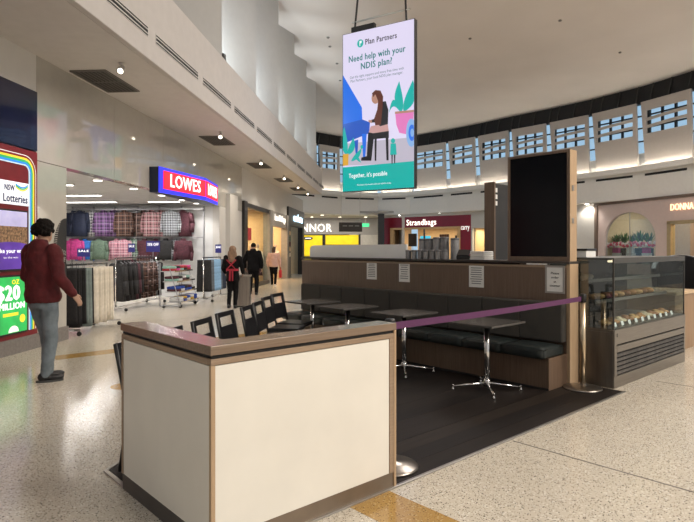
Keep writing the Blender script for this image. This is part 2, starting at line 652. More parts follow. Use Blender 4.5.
# tall canted wall blades standing on the bulkhead, daylight entering between them
wu = sempty('wall_blades', (0, 0, 0), MR)
BLADE = mat('blade_plaster', (0.46, 0.455, 0.445), 0.85, var=0.02)
us = [-3.3, -0.1, 3.1, 6.3, 9.5, 12.7, 15.95, 19.2, 22.4, 25.6, 28.8]
for a, b in zip(us[:-1], us[1:]):
    MB().prism([(a + 0.10, 5.15), (b, 3.90), (b + 0.02, 4.03), (a + 0.12, 5.28)], 5.76, 10.1).build('blade', BLADE, wu)
MB().prism([(28.8, 4.62), (30.1, 4.3), (30.1, 5.6), (28.8, 5.6)], 5.76, 10.1).build('blade', BLADE, wu)
wn = sempty('window_1', (0, 0, 0), MR)
for a, b in zip(us[:-1], us[1:]):
    MB().box(a + 0.03, b - 0.03, 5.52, 5.54, 5.8, 10.05).build('pane', SKYGLASS, wn)
    MB().box(b - 0.04, b + 0.04, 5.48, 5.58, 5.76, 10.1).build('mullion', BLACK, wn)

# floodlight on the ledge; bare spots added per bay to brighten the blades
for k, u in enumerate((12.95, 16.2, 19.45, 22.65, 25.85)):
    if k == 0:
        t = thing('uplight', 'black floodlight perched on the left bulkhead ledge', 'lamp', M(u, 3.98, 5.78), MR)
        MB().box(-0.10, 0.10, -0.05, 0.05, 0, 0.05).build('bracket', BLACK, t)
        MB().cyl((0, 0, 0.05), (0.02, 0.04, 0.26), 0.11, 0.13, 14).build('head', mat('lamp_dark', (0.06, 0.06, 0.06), 0.5), t, smooth=True)
    spot(M(u + 0.10, 4.45, 6.15), 430, (0.86, 0.96, 1.0), 110, M(u + 1.2, 4.7, 7.0), 0.15)

# ---- the roof over the court
RING = [(285, 39), (318, 41), (341, 42.5), (378, 43.5), (410, 42.5), (447, 40.2), (476.5, 38.3), (510, 36.2), (548, 34.2),
        (590.5, 32), (639, 29.5), (694, 26.7), (760, 23.2), (840, 19.5), (940, 15.5)]


def rd(px):
    for (a, da), (b, db) in zip(RING[:-1], RING[1:]):
        if a <= px <= b:
            return da + (db - da) * (px - a) / (b - a)
    return RING[0][1] if px < RING[0][0] else RING[-1][1]


def ring(px, off=0.0, z=0.0):
    """a point of the court's curved far wall, off metres behind its face"""
    d = rd(px)
    r = (px - 347) / 564 * d
    k = 1 + off / math.hypot(r, d)
    return C(r * k, d * k, z)


rp = [ring(p, 0.75) for p, _ in RING]
poly = [C(30, -9), C(20, 14)] + rp[::-1] + [M(41, 5.6), M(-9, 5.6)]
rf = MB().prism(poly, 10.1, 10.4).build('ceiling', ROOF)
struct(rf)
for k, (px, py) in enumerate(((328, 37), (330, 46), (337, 63), (340, 80), (470, 38), (560, 20), (620, 52))):
    d = 8.6 * 564 / (249 - py)
    t = MB().lathe([(0.05, 0), (0.07, -0.03), (0.04, -0.06)], n=12).build('sprinkler', mat('sprinkler_grey', (0.2, 0.19, 0.18), 0.5), loc=C((px - 347) / 564 * d, d, 10.1), smooth=True)
    tag(t, 'small grey ceiling sprinkler, ' + ('topmost of four left of the hanging screen', 'second of four left of the hanging screen', 'third of four left of the hanging screen', 'lowest of four left of the hanging screen', 'just right of the hanging screen', 'nearest the top of the photo', 'farthest right on the high ceiling')[k], 'sprinkler', 'sprinklers on the court ceiling')

wr_ = sempty('wall_rear')
REARW = mat('rear_wall', (0.36, 0.37, 0.39), 0.6, var=0.05)
MB().prism([M(-9.2, -26), M(-9, -26), M(-9, 5.6), M(-9.2, 5.6)], 0, 10.1).build('wall_panel', REARW, wr_)
MB().prism([C(30, -9.2), C(30.2, -9), C(20.2, 14), C(20, 14)], 0, 10.1).build('wall_panel', REARW, wr_)
MB().prism([C(20, 14), C(20.2, 14), ring(940, 1.2), ring(940, 1.0)], 0, 10.1).build('wall_panel', REARW, wr_)
MB().prism([M(-9, 5.4), M(4.6, 5.4), M(4.6, 5.6), M(-9, 5.6)], 0, 4.45).build('wall_panel', REARW, wr_)

# ---- curved far wall of the court: bulkhead, ledge, panels with window slots, dark truss band
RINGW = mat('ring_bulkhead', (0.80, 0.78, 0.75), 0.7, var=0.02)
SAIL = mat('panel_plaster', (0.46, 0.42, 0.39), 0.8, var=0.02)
STRIPGLOW = mat('cove_strip_glow', (1.0, 0.93, 0.80), 0.5, var=0, emit=26.0)
wf = sempty('wall_far')
wt = sempty('wall_clerestory')
wb = sempty('window_2')
tb = sempty('trim_4')
RIB = mat('truss_rib', (0.035, 0.033, 0.032), 0.5)
for k, ((p0, d0), (p1, d1)) in enumerate(zip(RING[:-1], RING[1:])):
    a, b = ring(p0), ring(p1)
    L = (b - a).length
    ang = math.atan2((b - a).y, (b - a).x)

    def kid(mb, name, m, par, **kw):
        return mb.build(name, m, par, loc=a, rz=ang, **kw)
    kid(MB().box(-0.05, L + 0.05, 0, 0.18, 4.2, 5.6), 'bulkhead', RINGW, wf)
    kid(MB().box(-0.05, L + 0.05, -0.35, 0.9, 5.6, 5.68), 'ledge', RINGW, wf)
    kid(MB().box(-0.05, L + 0.05, -0.37, -0.33, 5.5, 5.78), 'ledge_lip', RINGW, wf)
    kid(MB().box(-0.05, L + 0.05, 0, 1.4, 4.12, 4.2), 'soffit', RINGW, wf)
    kid(MB().box(0.35, L - 0.35, -0.006, 0.0, 5.28, 5.40), 'slot_vent', DARKGAP, wf)
    kid(MB().cyl((0.05, -0.2, 5.72), (L - 0.05, -0.2, 5.72), 0.025, n=8), 'cove_tube', STRIPGLOW, wf)
    # window wall behind
    kid(MB().box(0, L, 0.78, 0.79, 6.6, 9.25), 'pane', SKYGLASS, wb)
    kid(MB().box(0, L, 0.7, 0.9, 5.68, 6.6), 'sill_wall', RINGW, wb)
    nm = max(3, round(L / 0.75))
    for j in range(nm + 1):
        x = L * j / nm
        kid(MB().box(x - 0.05, x + 0.05, 0.72, 0.84, 6.6, 9.25), 'mullion', BLACK, wb)
    for z in (7.25, 7.95, 8.6):
        kid(MB().box(0, L, 0.73, 0.82, z - 0.035, z + 0.035), 'transom', BLACK, wb)
    # dark band with ribs
    kid(MB().box(-0.1, L + 0.1, 0.45, 0.8, 9.2, 10.1), 'band', DARKGAP, tb)
    for j in range(1 + int(L / 1.05)):
        kid(MB().slab([(0.3 + j * 1.05, 0.38, 9.2), (0.36 + j * 1.05, 0.38, 9.2), (0.56 + j * 1.05, 0.38, 10.1), (0.5 + j * 1.05, 0.38, 10.1)], (0, 1, 0), 0.07), 'rib', RIB, tb)
    # the panel: leaning sides, slot opening with two curved louvres
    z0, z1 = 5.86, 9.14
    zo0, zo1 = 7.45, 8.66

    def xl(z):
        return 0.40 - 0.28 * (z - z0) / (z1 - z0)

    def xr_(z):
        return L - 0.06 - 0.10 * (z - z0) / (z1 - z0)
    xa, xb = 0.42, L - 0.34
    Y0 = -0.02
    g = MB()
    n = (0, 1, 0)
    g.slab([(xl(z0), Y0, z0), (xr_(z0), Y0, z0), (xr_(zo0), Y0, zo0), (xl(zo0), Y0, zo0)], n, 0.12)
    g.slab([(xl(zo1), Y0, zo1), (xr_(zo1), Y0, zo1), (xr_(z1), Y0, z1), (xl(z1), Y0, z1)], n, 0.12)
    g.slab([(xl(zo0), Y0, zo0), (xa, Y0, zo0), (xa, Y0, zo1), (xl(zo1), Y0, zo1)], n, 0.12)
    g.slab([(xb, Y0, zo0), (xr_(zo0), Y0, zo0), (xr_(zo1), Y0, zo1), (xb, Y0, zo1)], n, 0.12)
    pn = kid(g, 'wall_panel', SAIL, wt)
    for j, zc in enumerate((7.86, 8.24)):
        g = MB()
        for i in range(8):
            xA, xB = xa + (xb - xa) * i / 8, xa + (xb - xa) * (i + 1) / 8
            f = lambda x: 0.10 * math.sin(math.pi * 0.5 * (x - xa) / (xb - xa)) - 0.05
            g.slab([(xA, 0, zc - 0.08 + f(xA)), (xB, 0, zc - 0.08 + f(xB)), (xB, 0, zc + 0.07 + f(xB)), (xA, 0, zc + 0.07 + f(xA))], n, 0.06)
        lo_ = g.build('louvre', SAIL, pn)
    MB()

# ================================================================== THE CAFE
# ---- low L-shaped screen wall in front
X0, Y0, X1, Y1, TH = 1.325, 2.43, 2.615, 3.56, 0.14
t = thing('counter_wall', 'low L-shaped cafe screen wall with cream panels and brown timber top', 'partition', (X0, Y0, 0))
w, h = X1 - X0, Y1 - Y0
COREM = mat('screen_core', (0.10, 0.075, 0.055), 0.7)
MB().prism([(0.015, 0.012), (w - 0.012, 0.012), (w - 0.012, TH - 0.01), (TH - 0.01, TH - 0.01), (TH - 0.01, h - 0.012), (0.015, h - 0.012)], 0.10, 0.985).build('core', COREM, t)
PL1 = mat('brown_metal_kick', (0.22, 0.17, 0.125), 0.4, metal=0.5, var=0.12)
PL2 = mat('grey_metal_kick', (0.075, 0.067, 0.062), 0.42, metal=0.3, var=0.1)
MB().box(0.0, w, 0.004, 0.05, 0.0, 0.098).build('kickboard', PL1, t, bevel=0.002)
MB().box(0.003, 0.05, 0.05, h, 0.0, 0.098).build('kickboard', PL2, t, bevel=0.002)
MB().box(0.05, w, TH - 0.04, TH - 0.004, 0.0, 0.098).build('kickboard', PL1, t)
MB().box(0.022, w - 0.062, 0.0, 0.012, 0.100, 0.938).build('panel', CREAM, t, bevel=0.002)
MB().box(0.0, 0.014, 0.022, h - 0.022, 0.100, 0.938).build('panel', CREAM, t, bevel=0.002)
MB().box(TH - 0.01, w - 0.01, TH - 0.01, TH, 0.1, 0.938).build('panel', CREAM, t)
MB().box(TH - 0.01, TH, TH, h - 0.01, 0.1, 0.938).build('panel', CREAM, t)
MB().box(-0.003, w - 0.022, -0.004, 0.03, 0.942, 0.972).build('rail', OAKX, t, bevel=0.002)
MB().box(-0.003, 0.03, 0.03, h + 0.003, 0.942, 0.972).build('rail', OAKY, t, bevel=0.002)
MB().prism([(0.006, 0.006), (w - 0.01, 0.006), (w - 0.01, TH), (TH, TH), (TH, h), (0.006, h)], 0.973, 0.990).build('shadow_gap', DARKGAP, t)
MB().box(-0.001, 0.020, -0.003, 0.018, 0.1, 0.941).build('corner_bead', OAKV, t)
MB().box(w - 0.060, w - 0.022, -0.003, 0.04, 0.1, 0.941).build('end_stile', OAKX, t)
MB().box(w - 0.020, w, -0.005, TH + 0.003, 0.0, 1.0).build('end_post', OAKV, t, bevel=0.003)
MB().box(-0.003, TH, h - 0.02, h + 0.003, 0.1, 0.941).build('end_stile', OAKY, t)
TOPW = wood('counter_top_timber', (0.18, 0.12, 0.082), (0.25, 0.18, 0.125), 0.2, axis=0, fine=26)
MB().prism([(-0.008, -0.01), (w - 0.005, -0.01), (w - 0.005, TH + 0.008), (TH + 0.008, TH + 0.008), (TH + 0.008, h + 0.008), (-0.008, h + 0.008)], 0.991, 1.036).build('countertop', TOPW, t, bevel=0.003)

# ---- partition behind the bench
PX0, PX1, PY0, PY1, PZ = 5.95, 6.15, 2.95, 7.73, 1.335
t = thing('booth_partition', 'long brown timber partition wall behind the cafe bench', 'partition', (PX0, PY0, 0))
L = PY1 - PY0
for k in range(4):
    a, b = L * k / 4, L * (k + 1) / 4
    MB().box(0.0, 0.03, a + (0.03 if k == 0 else 0.0015), b - 0.0015, 0.0, PZ - 0.02).build('veneer_panel', WENGE, t)
MB().box(0.03, PX1 - PX0 - 0.002, 0.03, L, 0.0, PZ - 0.02).build('core', COREM, t)
MB().box(0.0, PX1 - PX0, -0.012, 0.028, 0.0, PZ).build('end_panel', OAKV, t, bevel=0.003)
MB().box(-0.004, 0.012, 0.028, L, PZ - 0.045, PZ - 0.018).build('edge_strip', OAKY, t)
MB().box(-0.02, 0.42, -0.014, L + 0.01, PZ, PZ + 0.028).build('cap', mat('dark_laminate', (0.05, 0.04, 0.035), 0.4), t, bevel=0.003)
MB().box(0.205, 0.40, 0.75, L, 0.0, PZ - 0.002).build('back_counter', WENGE, t)

# ---- bench with nine cushions
t = thing('bench_seat', 'long banquette bench with black vinyl seat pads and charcoal back pads', 'bench', (5.45, 2.97, 0))
L = 7.62 - 2.97
BASEW = wood('bench_base_veneer', (0.10, 0.062, 0.04), (0.165, 0.105, 0.068), axis=2, fine=24)
MB().box(0.10, 0.50, 0.0, L, 0.008, 0.345).build('base', BASEW, t, bevel=0.003)
MB().box(0.095, 0.10, 0.0, L, 0.008, 0.03).build('kickboard', DARKGAP, t)


def cushion(w_, d_, h_, nseg=6, puff=0.02, rr=0.03):
    """soft rounded block, x = depth, y = width, centred at the bottom middle"""
    m = MB().box(-d_ / 2, d_ / 2, -w_ / 2, w_ / 2, 0, h_).mesh('cushion')
    bm = bmesh.new()
    bm.from_mesh(m)
    bmesh.ops.subdivide_edges(bm, edges=bm.edges, cuts=5, use_grid_fill=True)
    for v in bm.verts:
        a = max(0, 1 - (abs(v.co.x) / (d_ / 2)) ** 4) * max(0, 1 - (abs(v.co.y) / (w_ / 2)) ** 4)
        c = max(0, 1 - (abs(v.co.z - h_ / 2) / (h_ / 2)) ** 2)
        if v.co.z > h_ * 0.99:
            v.co.z += puff * (a - 1) * 0.8
        v.co.x *= 1 + 0.03 * c
        v.co.y *= 1 + 0.008 * c
    bmesh.ops.bevel(bm, geom=[e for e in bm.edges if e.calc_face_angle(0) > 0.9], offset=rr * 0.5, segments=3, affect='EDGES')
    bm.to_mesh(m)
    bm.free()
    for p in m.polygons:
        p.use_smooth = True
    return m


seat_me = cushion(0.51, 0.44, 0.125)
seat_me.materials.append(VINYL)
bm_ = MB().box(-0.05, 0.05, -0.2585, 0.2585, 0, 0.44).mesh('backrest')
bm_.materials.append(FABRIC)
cw = L / 9
for k in range(9):
    yc = cw * (k + 0.5)
    share('seat_pad', seat_me, t, (0.21, yc, 0.347))
    o = share('back_pad', bm_, t, (0.435, yc, 0.475))
    md = o.modifiers.new('bevel', 'BEVEL'); md.width = 0.022; md.segments = 3
    for p in bm_.polygons:
        p.use_smooth = False


# ---- cafe tables
def make_table():
    t = thing('cafe_table', '', 'table', (0, 0, 0))
    TT = mat('table_top_laminate', (0.085, 0.078, 0.072), 0.25, var=0.2, scale=40)
    MB().box(-0.315, 0.315, -0.27, 0.27, 0.712, 0.735).build('table_top', TT, t, bevel=0.004)
    MB().lathe([(0.10, 0.70), (0.10, 0.712)], n=16).build('mounting_plate', BLACK, t)
    MB().lathe([(0.030, 0.08), (0.030, 0.70)], n=18).build('pole', CHROME, t, smooth=True)
    MB().lathe([(0.036, 0.05), (0.04, 0.07), (0.04, 0.11), (0.03, 0.13)], n=18).build('hub', CHROME, t, smooth=True)
    for k in range(4):
        a = rad(45 + 90 * k)
        c, s = math.cos(a), math.sin(a)
        g = MB().cyl((0.02 * c, 0.02 * s, 0.085), (0.355 * c, 0.355 * s, 0.045), 0.014, 0.010, 10)
        lg = g.build('leg', CHROME, t, smooth=True)
        MB().lathe([(0.014, 0.009), (0.016, 0.02), (0.009, 0.03), (0.009, 0.06), (0.012, 0.065)], (0.355 * c, 0.355 * s, 0), 12).build('foot', CHROME, lg, smooth=True)
    return t


def copy_tree(o, parent=None):
    c = o.copy()
    COL.objects.link(c)
    c.parent = parent
    for ch in list(o.children):
        copy_tree(ch, c)
    return c


proto = make_table()
tl = ('square cafe table on chrome four-star base nearest to the display fridge',
      'cafe table on chrome pedestal, second from the display fridge, behind the purple belt end',
      'cafe table on chrome pedestal, third from the display fridge',
      'cafe table on chrome pedestal at the far end of the bench')
for k, (x, y) in enumerate(((5.10, 3.43), (5.12, 4.62), (5.10, 5.62), (5.20, 6.50))):
    o = proto if k == 0 else copy_tree(proto)
    o.location = (x, y, 0)
    o['label'] = tl[k]
    o['group'] = 'cafe tables along the bench'


# ---- black chairs
def make_chair():
    t = thing('cafe_chair', '', 'chair')
    MB().box(-0.19, 0.21, -0.20, 0.20, 0.44, 0.468).build('seat', BLACKSAT, t, bevel=0.012, seg=3)
    MB().box(-0.185, 0.2, -0.185, 0.185, 0.415, 0.439).build('seat_frame', BLACK, t)

    def bx(z):
        return -0.185 - 0.20 * max(0, (z - 0.46))
    # back: board with a hand-hole near its top
    g = MB()
    th = 0.022

    def plate(y0, y1, z0, z1):
        g.slab([(bx(z0), y0, z0), (bx(z0), y1, z0), (bx(z1), y1, z1), (bx(z1), y0, z1)], (-1, 0, -0.2), th)
    plate(-0.185, 0.185, 0.52, 0.725)
    plate(-0.185, -0.145, 0.725, 0.815)
    plate(0.145, 0.185, 0.725, 0.815)
    plate(-0.185, 0.185, 0.815, 0.862)
    g.build('backrest', BLACKSAT, t)
    for s in (-1, 1):
        MB().tube([(bx(0.86) - 0.012, s * 0.192, 0.858), (bx(0.46) - 0.012, s * 0.192, 0.46)], 0.014, 8).build('back_post', BLACK, t, smooth=True)
        MB().cyl((-0.185, s * 0.18, 0.44), (-0.245, s * 0.19, 0.008), 0.015, 0.012, 10).build('leg', BLACK, t, smooth=True)
        MB().cyl((0.19, s * 0.18, 0.42), (0.205, s * 0.185, 0.008), 0.015, 0.012, 10).build('leg', BLACK, t, smooth=True)
        MB().cyl((-0.213, s * 0.185, 0.22), (0.197, s * 0.183, 0.22), 0.009, n=8).build('stretcher', BLACK, t, smooth=True)
    return t


chp = make_chair()
# (back-top point on the row along the mall edge, facing)
rows = [((1.53, 3.95), -51), ((1.97, 4.27), -51), ((2.445, 4.66), -53), ((2.91, 5.06), -55), ((3.38, 5.40), -50), ((3.76, 5.76), -50), ((4.24, 6.28), -52), ((4.66, 6.64), -60)]
cl = ('black chair at the near end, showing past the left end of the cream screen wall',
      'black chair tucked low behind the brown counter top of the screen wall',
      'black cafe chair with slotted back just above the pink-lit counter top',
      'black cafe chair with slotted back, second of those showing above the screen wall',
      'black cafe chair overlapping its neighbour in the middle of the row',
      'black cafe chair half hidden behind the overlapping chair in mid row',
      'black cafe chair second from the far table in the row',
      'black cafe chair beside the farthest cafe table')
for k, ((x, y), a) in enumerate(rows):
    o = chp if k == 0 else copy_tree(chp)
    ra = rad(a)
    o.location = (x + 0.275 * math.cos(ra), y + 0.275 * math.sin(ra), 0.008)
    o.rotation_euler = (0, 0, ra)
    o['label'] = cl[k]
    o['group'] = 'black chairs along the cafe edge'


# ---- queue posts and belt
def stanchion(loc, label, zoff=0.0):
    t = thing('stanchion', label, 'barrier post', loc, 0, 'queue posts')
    MB().lathe([(0.195, 0.0), (0.195, 0.010), (0.185, 0.018), (0.10, 0.032), (0.045, 0.046), (0.036, 0.062)], n=40).build('base', mat('post_base_steel', (0.34, 0.31, 0.28), 0.3, metal=1.0, var=0.08), t, smooth=True)
    MB().lathe([(0.031, 0.06), (0.031, 0.925)], n=20).build('post', BRASS, t, smooth=True)
    MB().lathe([(0.036, 0.925), (0.036, 1.0), (0.030, 1.012)], n=20).build('belt_head', BLACK, t, smooth=True)
    return t


sa = Vector((5.92, 2.78, 0.009))
sb = Vector((2.815, 2.67, 0.009))
stanchion(sa, 'champagne metal queue post standing by the display fridge')
stanchion(sb, 'queue post half hidden behind the right end of the cream screen wall')
bd = (sa - sb)
bl_ = bd.length
bd.normalize()
g = MB()
nseg = 20
for i in range(nseg):
    s0, s1 = 0.04 + (bl_ - 0.08) * i / nseg, 0.04 + (bl_ - 0.08) * (i + 1) / nseg
    sag = lambda s: -0.008 * math.sin(math.pi * s / bl_)
    g.slab([(s0, 0, 0.935 + sag(s0)), (s1, 0, 0.935 + sag(s1)), (s1, 0, 0.985 + sag(s1)), (s0, 0, 0.985 + sag(s0))], (0, 1, 0), 0.002)
o = g.build('barrier_belt', mat('purple_webbing', (0.095, 0.022, 0.085), 0.7, var=0.15, scale=60), loc=(sb.x, sb.y, 0.009), rz=math.atan2(bd.y, bd.x))
tag(o, 'purple barrier belt stretched between the two queue posts', 'barrier belt')

# ---- framed black menu screen on the partition
t = thing('menu_screen', 'tall blank black menu screen in a brown timber frame on the partition', 'screen', (5.955, 2.945, PZ + 0.028))
W, H = 0.77, 1.235
FRX = wood('screen_frame_veneer', (0.13, 0.085, 0.058), (0.20, 0.14, 0.10), axis=2, fine=26)
MB().box(0.0, 0.17, 0.0, 0.03, 0, H).build('frame_side', OAKV, t, bevel=0.002)
MB().box(0.0, 0.17, W - 0.03, W, 0, H).build('frame_side', FRX, t, bevel=0.002)
MB().box(-0.001, 0.012, 0.0, 0.03, 0, H).build('frame_face', FRX, t)
MB().box(0.0, 0.17, 0.03, W - 0.03, H - 0.03, H).build('frame_top', FRX, t, bevel=0.002)
MB().box(0.0, 0.17, 0.03, W - 0.03, 0.0, 0.05).build('frame_bottom', FRX, t, bevel=0.002)
MB().box(0.012, 0.16, 0.03, W - 0.03, 0.05, H - 0.03).build('panel', mat('screen_black', (0.004, 0.0045, 0.006), 0.2, var=0.2, spec=0.25), t)
for z in (0.42, 0.78):
    MB().box(0.05, 0.09, -0.008, 0.0, z, z + 0.06).build('latch', STEEL, t, bevel=0.002)
# second menu unit, seen edge-on behind it
t = thing('menu_pylon', 'narrow brown timber menu pylon standing edge-on behind the black screen', 'screen', (6.66, 4.36, 0))
MB().box(0, 0.03, 0, 0.16, 0, 2.42).build('side_panel', FRX, t)
MB().box(0.03, 0.68, 0.02, 0.14, 0, 2.40).build('body', mat('pylon_grey', (0.03, 0.03, 0.032), 0.5), t)
for z in (2.10, 2.19, 2.28):
    MB().box(0.04, 0.10, 0.016, 0.02, z, z + 0.06).build('sticker', PAPER, t)

# ---- paper notices on the partition
def notice(y0, y1, z0, z1, label, lines, framed=False, words=None):
    t = thing('paper_notice', label, 'notice', (PX0, (y0 + y1) / 2, z0), rad(-90), 'notices on the partition')
    w_, h_ = y1 - y0, z1 - z0
    if framed:
        g = MB().box(-w_ / 2, w_ / 2, -0.012, 0, 0, 0.02).box(-w_ / 2, w_ / 2, -0.012, 0, h_ - 0.02, h_)
        g.box(-w_ / 2, -w_ / 2 + 0.02, -0.012, 0, 0.02, h_ - 0.02).box(w_ / 2 - 0.02, w_ / 2, -0.012, 0, 0.02, h_ - 0.02)
        g.build('frame', mat('notice_frame', (0.42, 0.40, 0.38), 0.4, metal=0.6), t)
        MB().box(-w_ / 2 + 0.02, w_ / 2 - 0.02, -0.006, 0, 0.02, h_ - 0.02).build('sheet', PAPER, t)
    else:
        MB().box(-w_ / 2, w_ / 2, -0.003, 0, 0, h_).build('sheet', PAPER, t)
    yy = -0.0075 if framed else -0.0045
    if words:
        for j, s in enumerate(words):
            lettering(s, 0.036, INK, t, (0, yy + 0.001, h_ * 0.72 - j * 0.046), ext=0.0008, bold=0.01)
    else:
        for j in range(lines):
            lw = w_ * random.uniform(0.28, 0.42)
            MB().box(-lw, lw, yy, yy + 0.001, h_ * 0.86 - j * h_ * 0.78 / lines - 0.008, h_ * 0.86 - j * h_ * 0.78 / lines + 0.002).build('text_line', mat('grey_print', (0.2, 0.2, 0.2), 0.8), t)


notice(5.915, 6.125, 1.045, 1.315, 'small white paper notice taped farthest left on the partition', 8)
notice(5.265, 5.465, 1.035, 1.315, 'white paper notice, second from the far end of the partition', 7)
notice(4.045, 4.265, 1.02, 1.305, 'white paper notice with bold lines below the grey canisters', 8)
notice(2.995, 3.225, 1.005, 1.315, 'framed notice with four words beneath the black menu screen', 4, True, ('Please', 'order', 'at', 'counter'))

# ---- things standing on the partition cap
CAPZ = PZ + 0.028
g = MB()
prof = [(7.70, 0), (7.70, 0.13), (7.67, 0.18), (7.60, 0.20), (5.46, 0.205), (5.46, 0.0)]
g.slab([(6.10, y_, z_) for y_, z_ in prof], (1, 0, 0), 0.03)
o = g.build('splash_screen', mat('white_acrylic', (0.90, 0.91, 0.90), 0.25, var=0.02), loc=(0, 0, CAPZ))
tag(o, 'low white acrylic screen on the far half of the partition top', 'screen')
TIN = [mat('tin_%d' % k, c, 0.4, metal=0.35, var=0.15, scale=30) for k, c in enumerate(((0.24, 0.235, 0.24), (0.33, 0.325, 0.33), (0.16, 0.155, 0.16)))]


def canister(x, y, r_, h_, m, label):
    t = thing('canister', label, 'canister', (x, y, CAPZ), 0, 'coffee canisters on the partition')
    MB().lathe([(r_, 0), (r_, h_ - 0.03)], n=18).build('body', m, t, smooth=False)
    MB().lathe([(r_ * 1.03, h_ - 0.03), (r_ * 1.03, h_ - 0.004), (r_ * 0.9, h_)], n=18).build('lid', TIN[2], t)


ys = [5.33 - 0.108 * k for k in range(7)]
for k, yy in enumerate(ys):
    canister(5.995, yy, 0.040, 0.125, TIN[k % 2], 'short grey canister in the front row on the partition, %s from the left' % ('first', 'second', 'third', 'fourth', 'fifth', 'sixth', 'seventh')[k])
for k, (yy, h_) in enumerate(((5.22, 0.285), (5.10, 0.285), (4.96, 0.30), (4.83, 0.30), (4.66, 0.285))):
    canister(6.18, yy, 0.060, h_, TIN[(k + 1) % 2], 'tall grey canister in the back row on the partition, %s from the left' % ('first', 'second', 'third', 'fourth', 'fifth')[k])
t = thing('card_terminal', 'small black payment terminal on the partition beside the canisters', 'terminal', (6.08, 4.44, CAPZ), rad(20))
MB().box(-0.05, 0.05, -0.09, 0.09, 0, 0.05).build('body', BLACK, t, bevel=0.01)
MB().slab([(-0.05, -0.08, 0.05), (-0.05, 0.08, 0.05), (0.05, 0.08, 0.12), (0.05, -0.08, 0.12)], (-0.6, 0, 0.8), 0.012).build('display', BLACKSAT, t)
t = thing('napkin_stack', 'stack of white napkins on the partition beside the black terminal', 'napkins', (6.08, 4.17, CAPZ), rad(-8))
for k in range(5):
    MB().box(-0.09 + 0.004 * (k % 2), 0.09, -0.12, 0.12 - 0.006 * (k % 3), k * 0.022, k * 0.022 + 0.020).build('napkin', PAPER, t, bevel=0.006)

# ---- refrigerated display case
DX0, DX1, DY0, DY1 = 6.17, 8.40, 2.56, 3.32
t = thing('display_fridge', 'stainless steel food display fridge with glass upper case and louvred front', 'fridge', (DX0, DY0, 0))
W, D = DX1 - DX0, DY1 - DY0
FSTEEL = mat('fridge_steel', (0.30, 0.275, 0.25), 0.32, metal=1.0, var=0.12, scale=4, stretch=(1, 40, 40))
FSTEELDK = mat('fridge_steel_dark', (0.19, 0.175, 0.16), 0.38, metal=1.0, var=0.2, scale=4, stretch=(3, 3, 0.4))
MB().box(0, W, 0.012, D, 0.0, 0.60).build('cabinet', FSTEELDK, t, bevel=0.004)
MB().box(0.0, W, -0.01, 0.012, 0.47, 0.63).build('front_rail', FSTEEL, t, bevel=0.003)
MB().box(0.0, W, -0.004, 0.012, 0.0, 0.13).build('kick_panel', FSTEEL, t, bevel=0.003)
MB().box(0.0, 0.06, -0.008, 0.012, 0.13, 0.47).build('stile', FSTEEL, t)
MB().box(W - 0.05, W, -0.008, 0.012, 0.13, 0.47).build('stile', FSTEEL, t)
MB().box(0.06, W - 0.05, 0.008, 0.013, 0.13, 0.47).build('grille_backing', DARKGAP, t)
MB().box(0.06, W - 0.05, -0.012, 0.010, 0.385, 0.455).build('grille_header', FSTEEL, t, bevel=0.003)
for k in range(5):
    z = 0.145 + k * 0.047
    MB().slab([(0.06, -0.010, z), (W - 0.05, -0.010, z), (W - 0.05, -0.002, z + 0.028), (0.06, -0.002, z + 0.028)], (0, 1, -0.2), 0.008).build('louvre', FSTEELDK, t)
MB().box(0.05, 0.075, -0.012, -0.0095, 0.55, 0.59).build('badge', mat('badge_dark', (0.03, 0.03, 0.03), 0.4), t)
MB().box(0.01, W - 0.01, 0.01, D - 0.01, 0.60, 0.64).build('deck', FSTEELDK, t)
TOPM = mat('fridge_top', (0.05, 0.048, 0.045), 0.3)
MB().box(-0.005, W, -0.005, D, 1.385, 1.405).build('top', TOPM, t, bevel=0.003)
FRB = mat('bronze_frame', (0.06, 0.055, 0.05), 0.4, metal=0.5)
for x, y in ((0.008, 0.0), (W - 0.012, 0.0), (0.008, D - 0.012), (W - 0.012, D - 0.012)):
    MB().box(x - 0.007, x + 0.010, y, y + 0.014, 0.63, 1.385).build('corner_post', FRB, t)
MB().box(0.02, W - 0.01, 0.002, 0.006, 0.635, 1.38).build('front_pane', GLASS, t)
MB().box(0.004, 0.008, 0.016, D - 0.02, 0.635, 1.38).build('side_pane', GLASSDK, t)
MB().box(W - 0.008, W - 0.004, 0.016, D - 0.02, 0.635, 1.38).build('side_pane', GLASSDK, t)
MB().box(0.02, W - 0.02, D - 0.03, D - 0.015, 0.64, 1.38).build('back_door', mat('fridge_back', (0.06, 0.05, 0.045), 0.25), t)
for z, y0 in ((0.90, 0.22), (1.13, 0.30)):
    MB().box(0.03, W - 0.03, y0, D - 0.04, z, z + 0.012).build('shelf', glass('shelf_glass', (0.75, 0.8, 0.8), 0.8), t)
    MB().box(0.03, W - 0.03, y0 - 0.01, y0, z - 0.006, z + 0.03).build('shelf_rail', FSTEEL, t)
MB().cyl((0.1, 0.10, 1.365), (W - 0.1, 0.10, 1.365), 0.012, n=8).build('light_tube', mat('fridge_tube_glow', (1.0, 0.76, 0.48), 0.5, var=0, emit=3.5), t)
MB().box(0.0, W, -0.003, 0.012, 1.345, 1.386).build('header', TOPM, t)
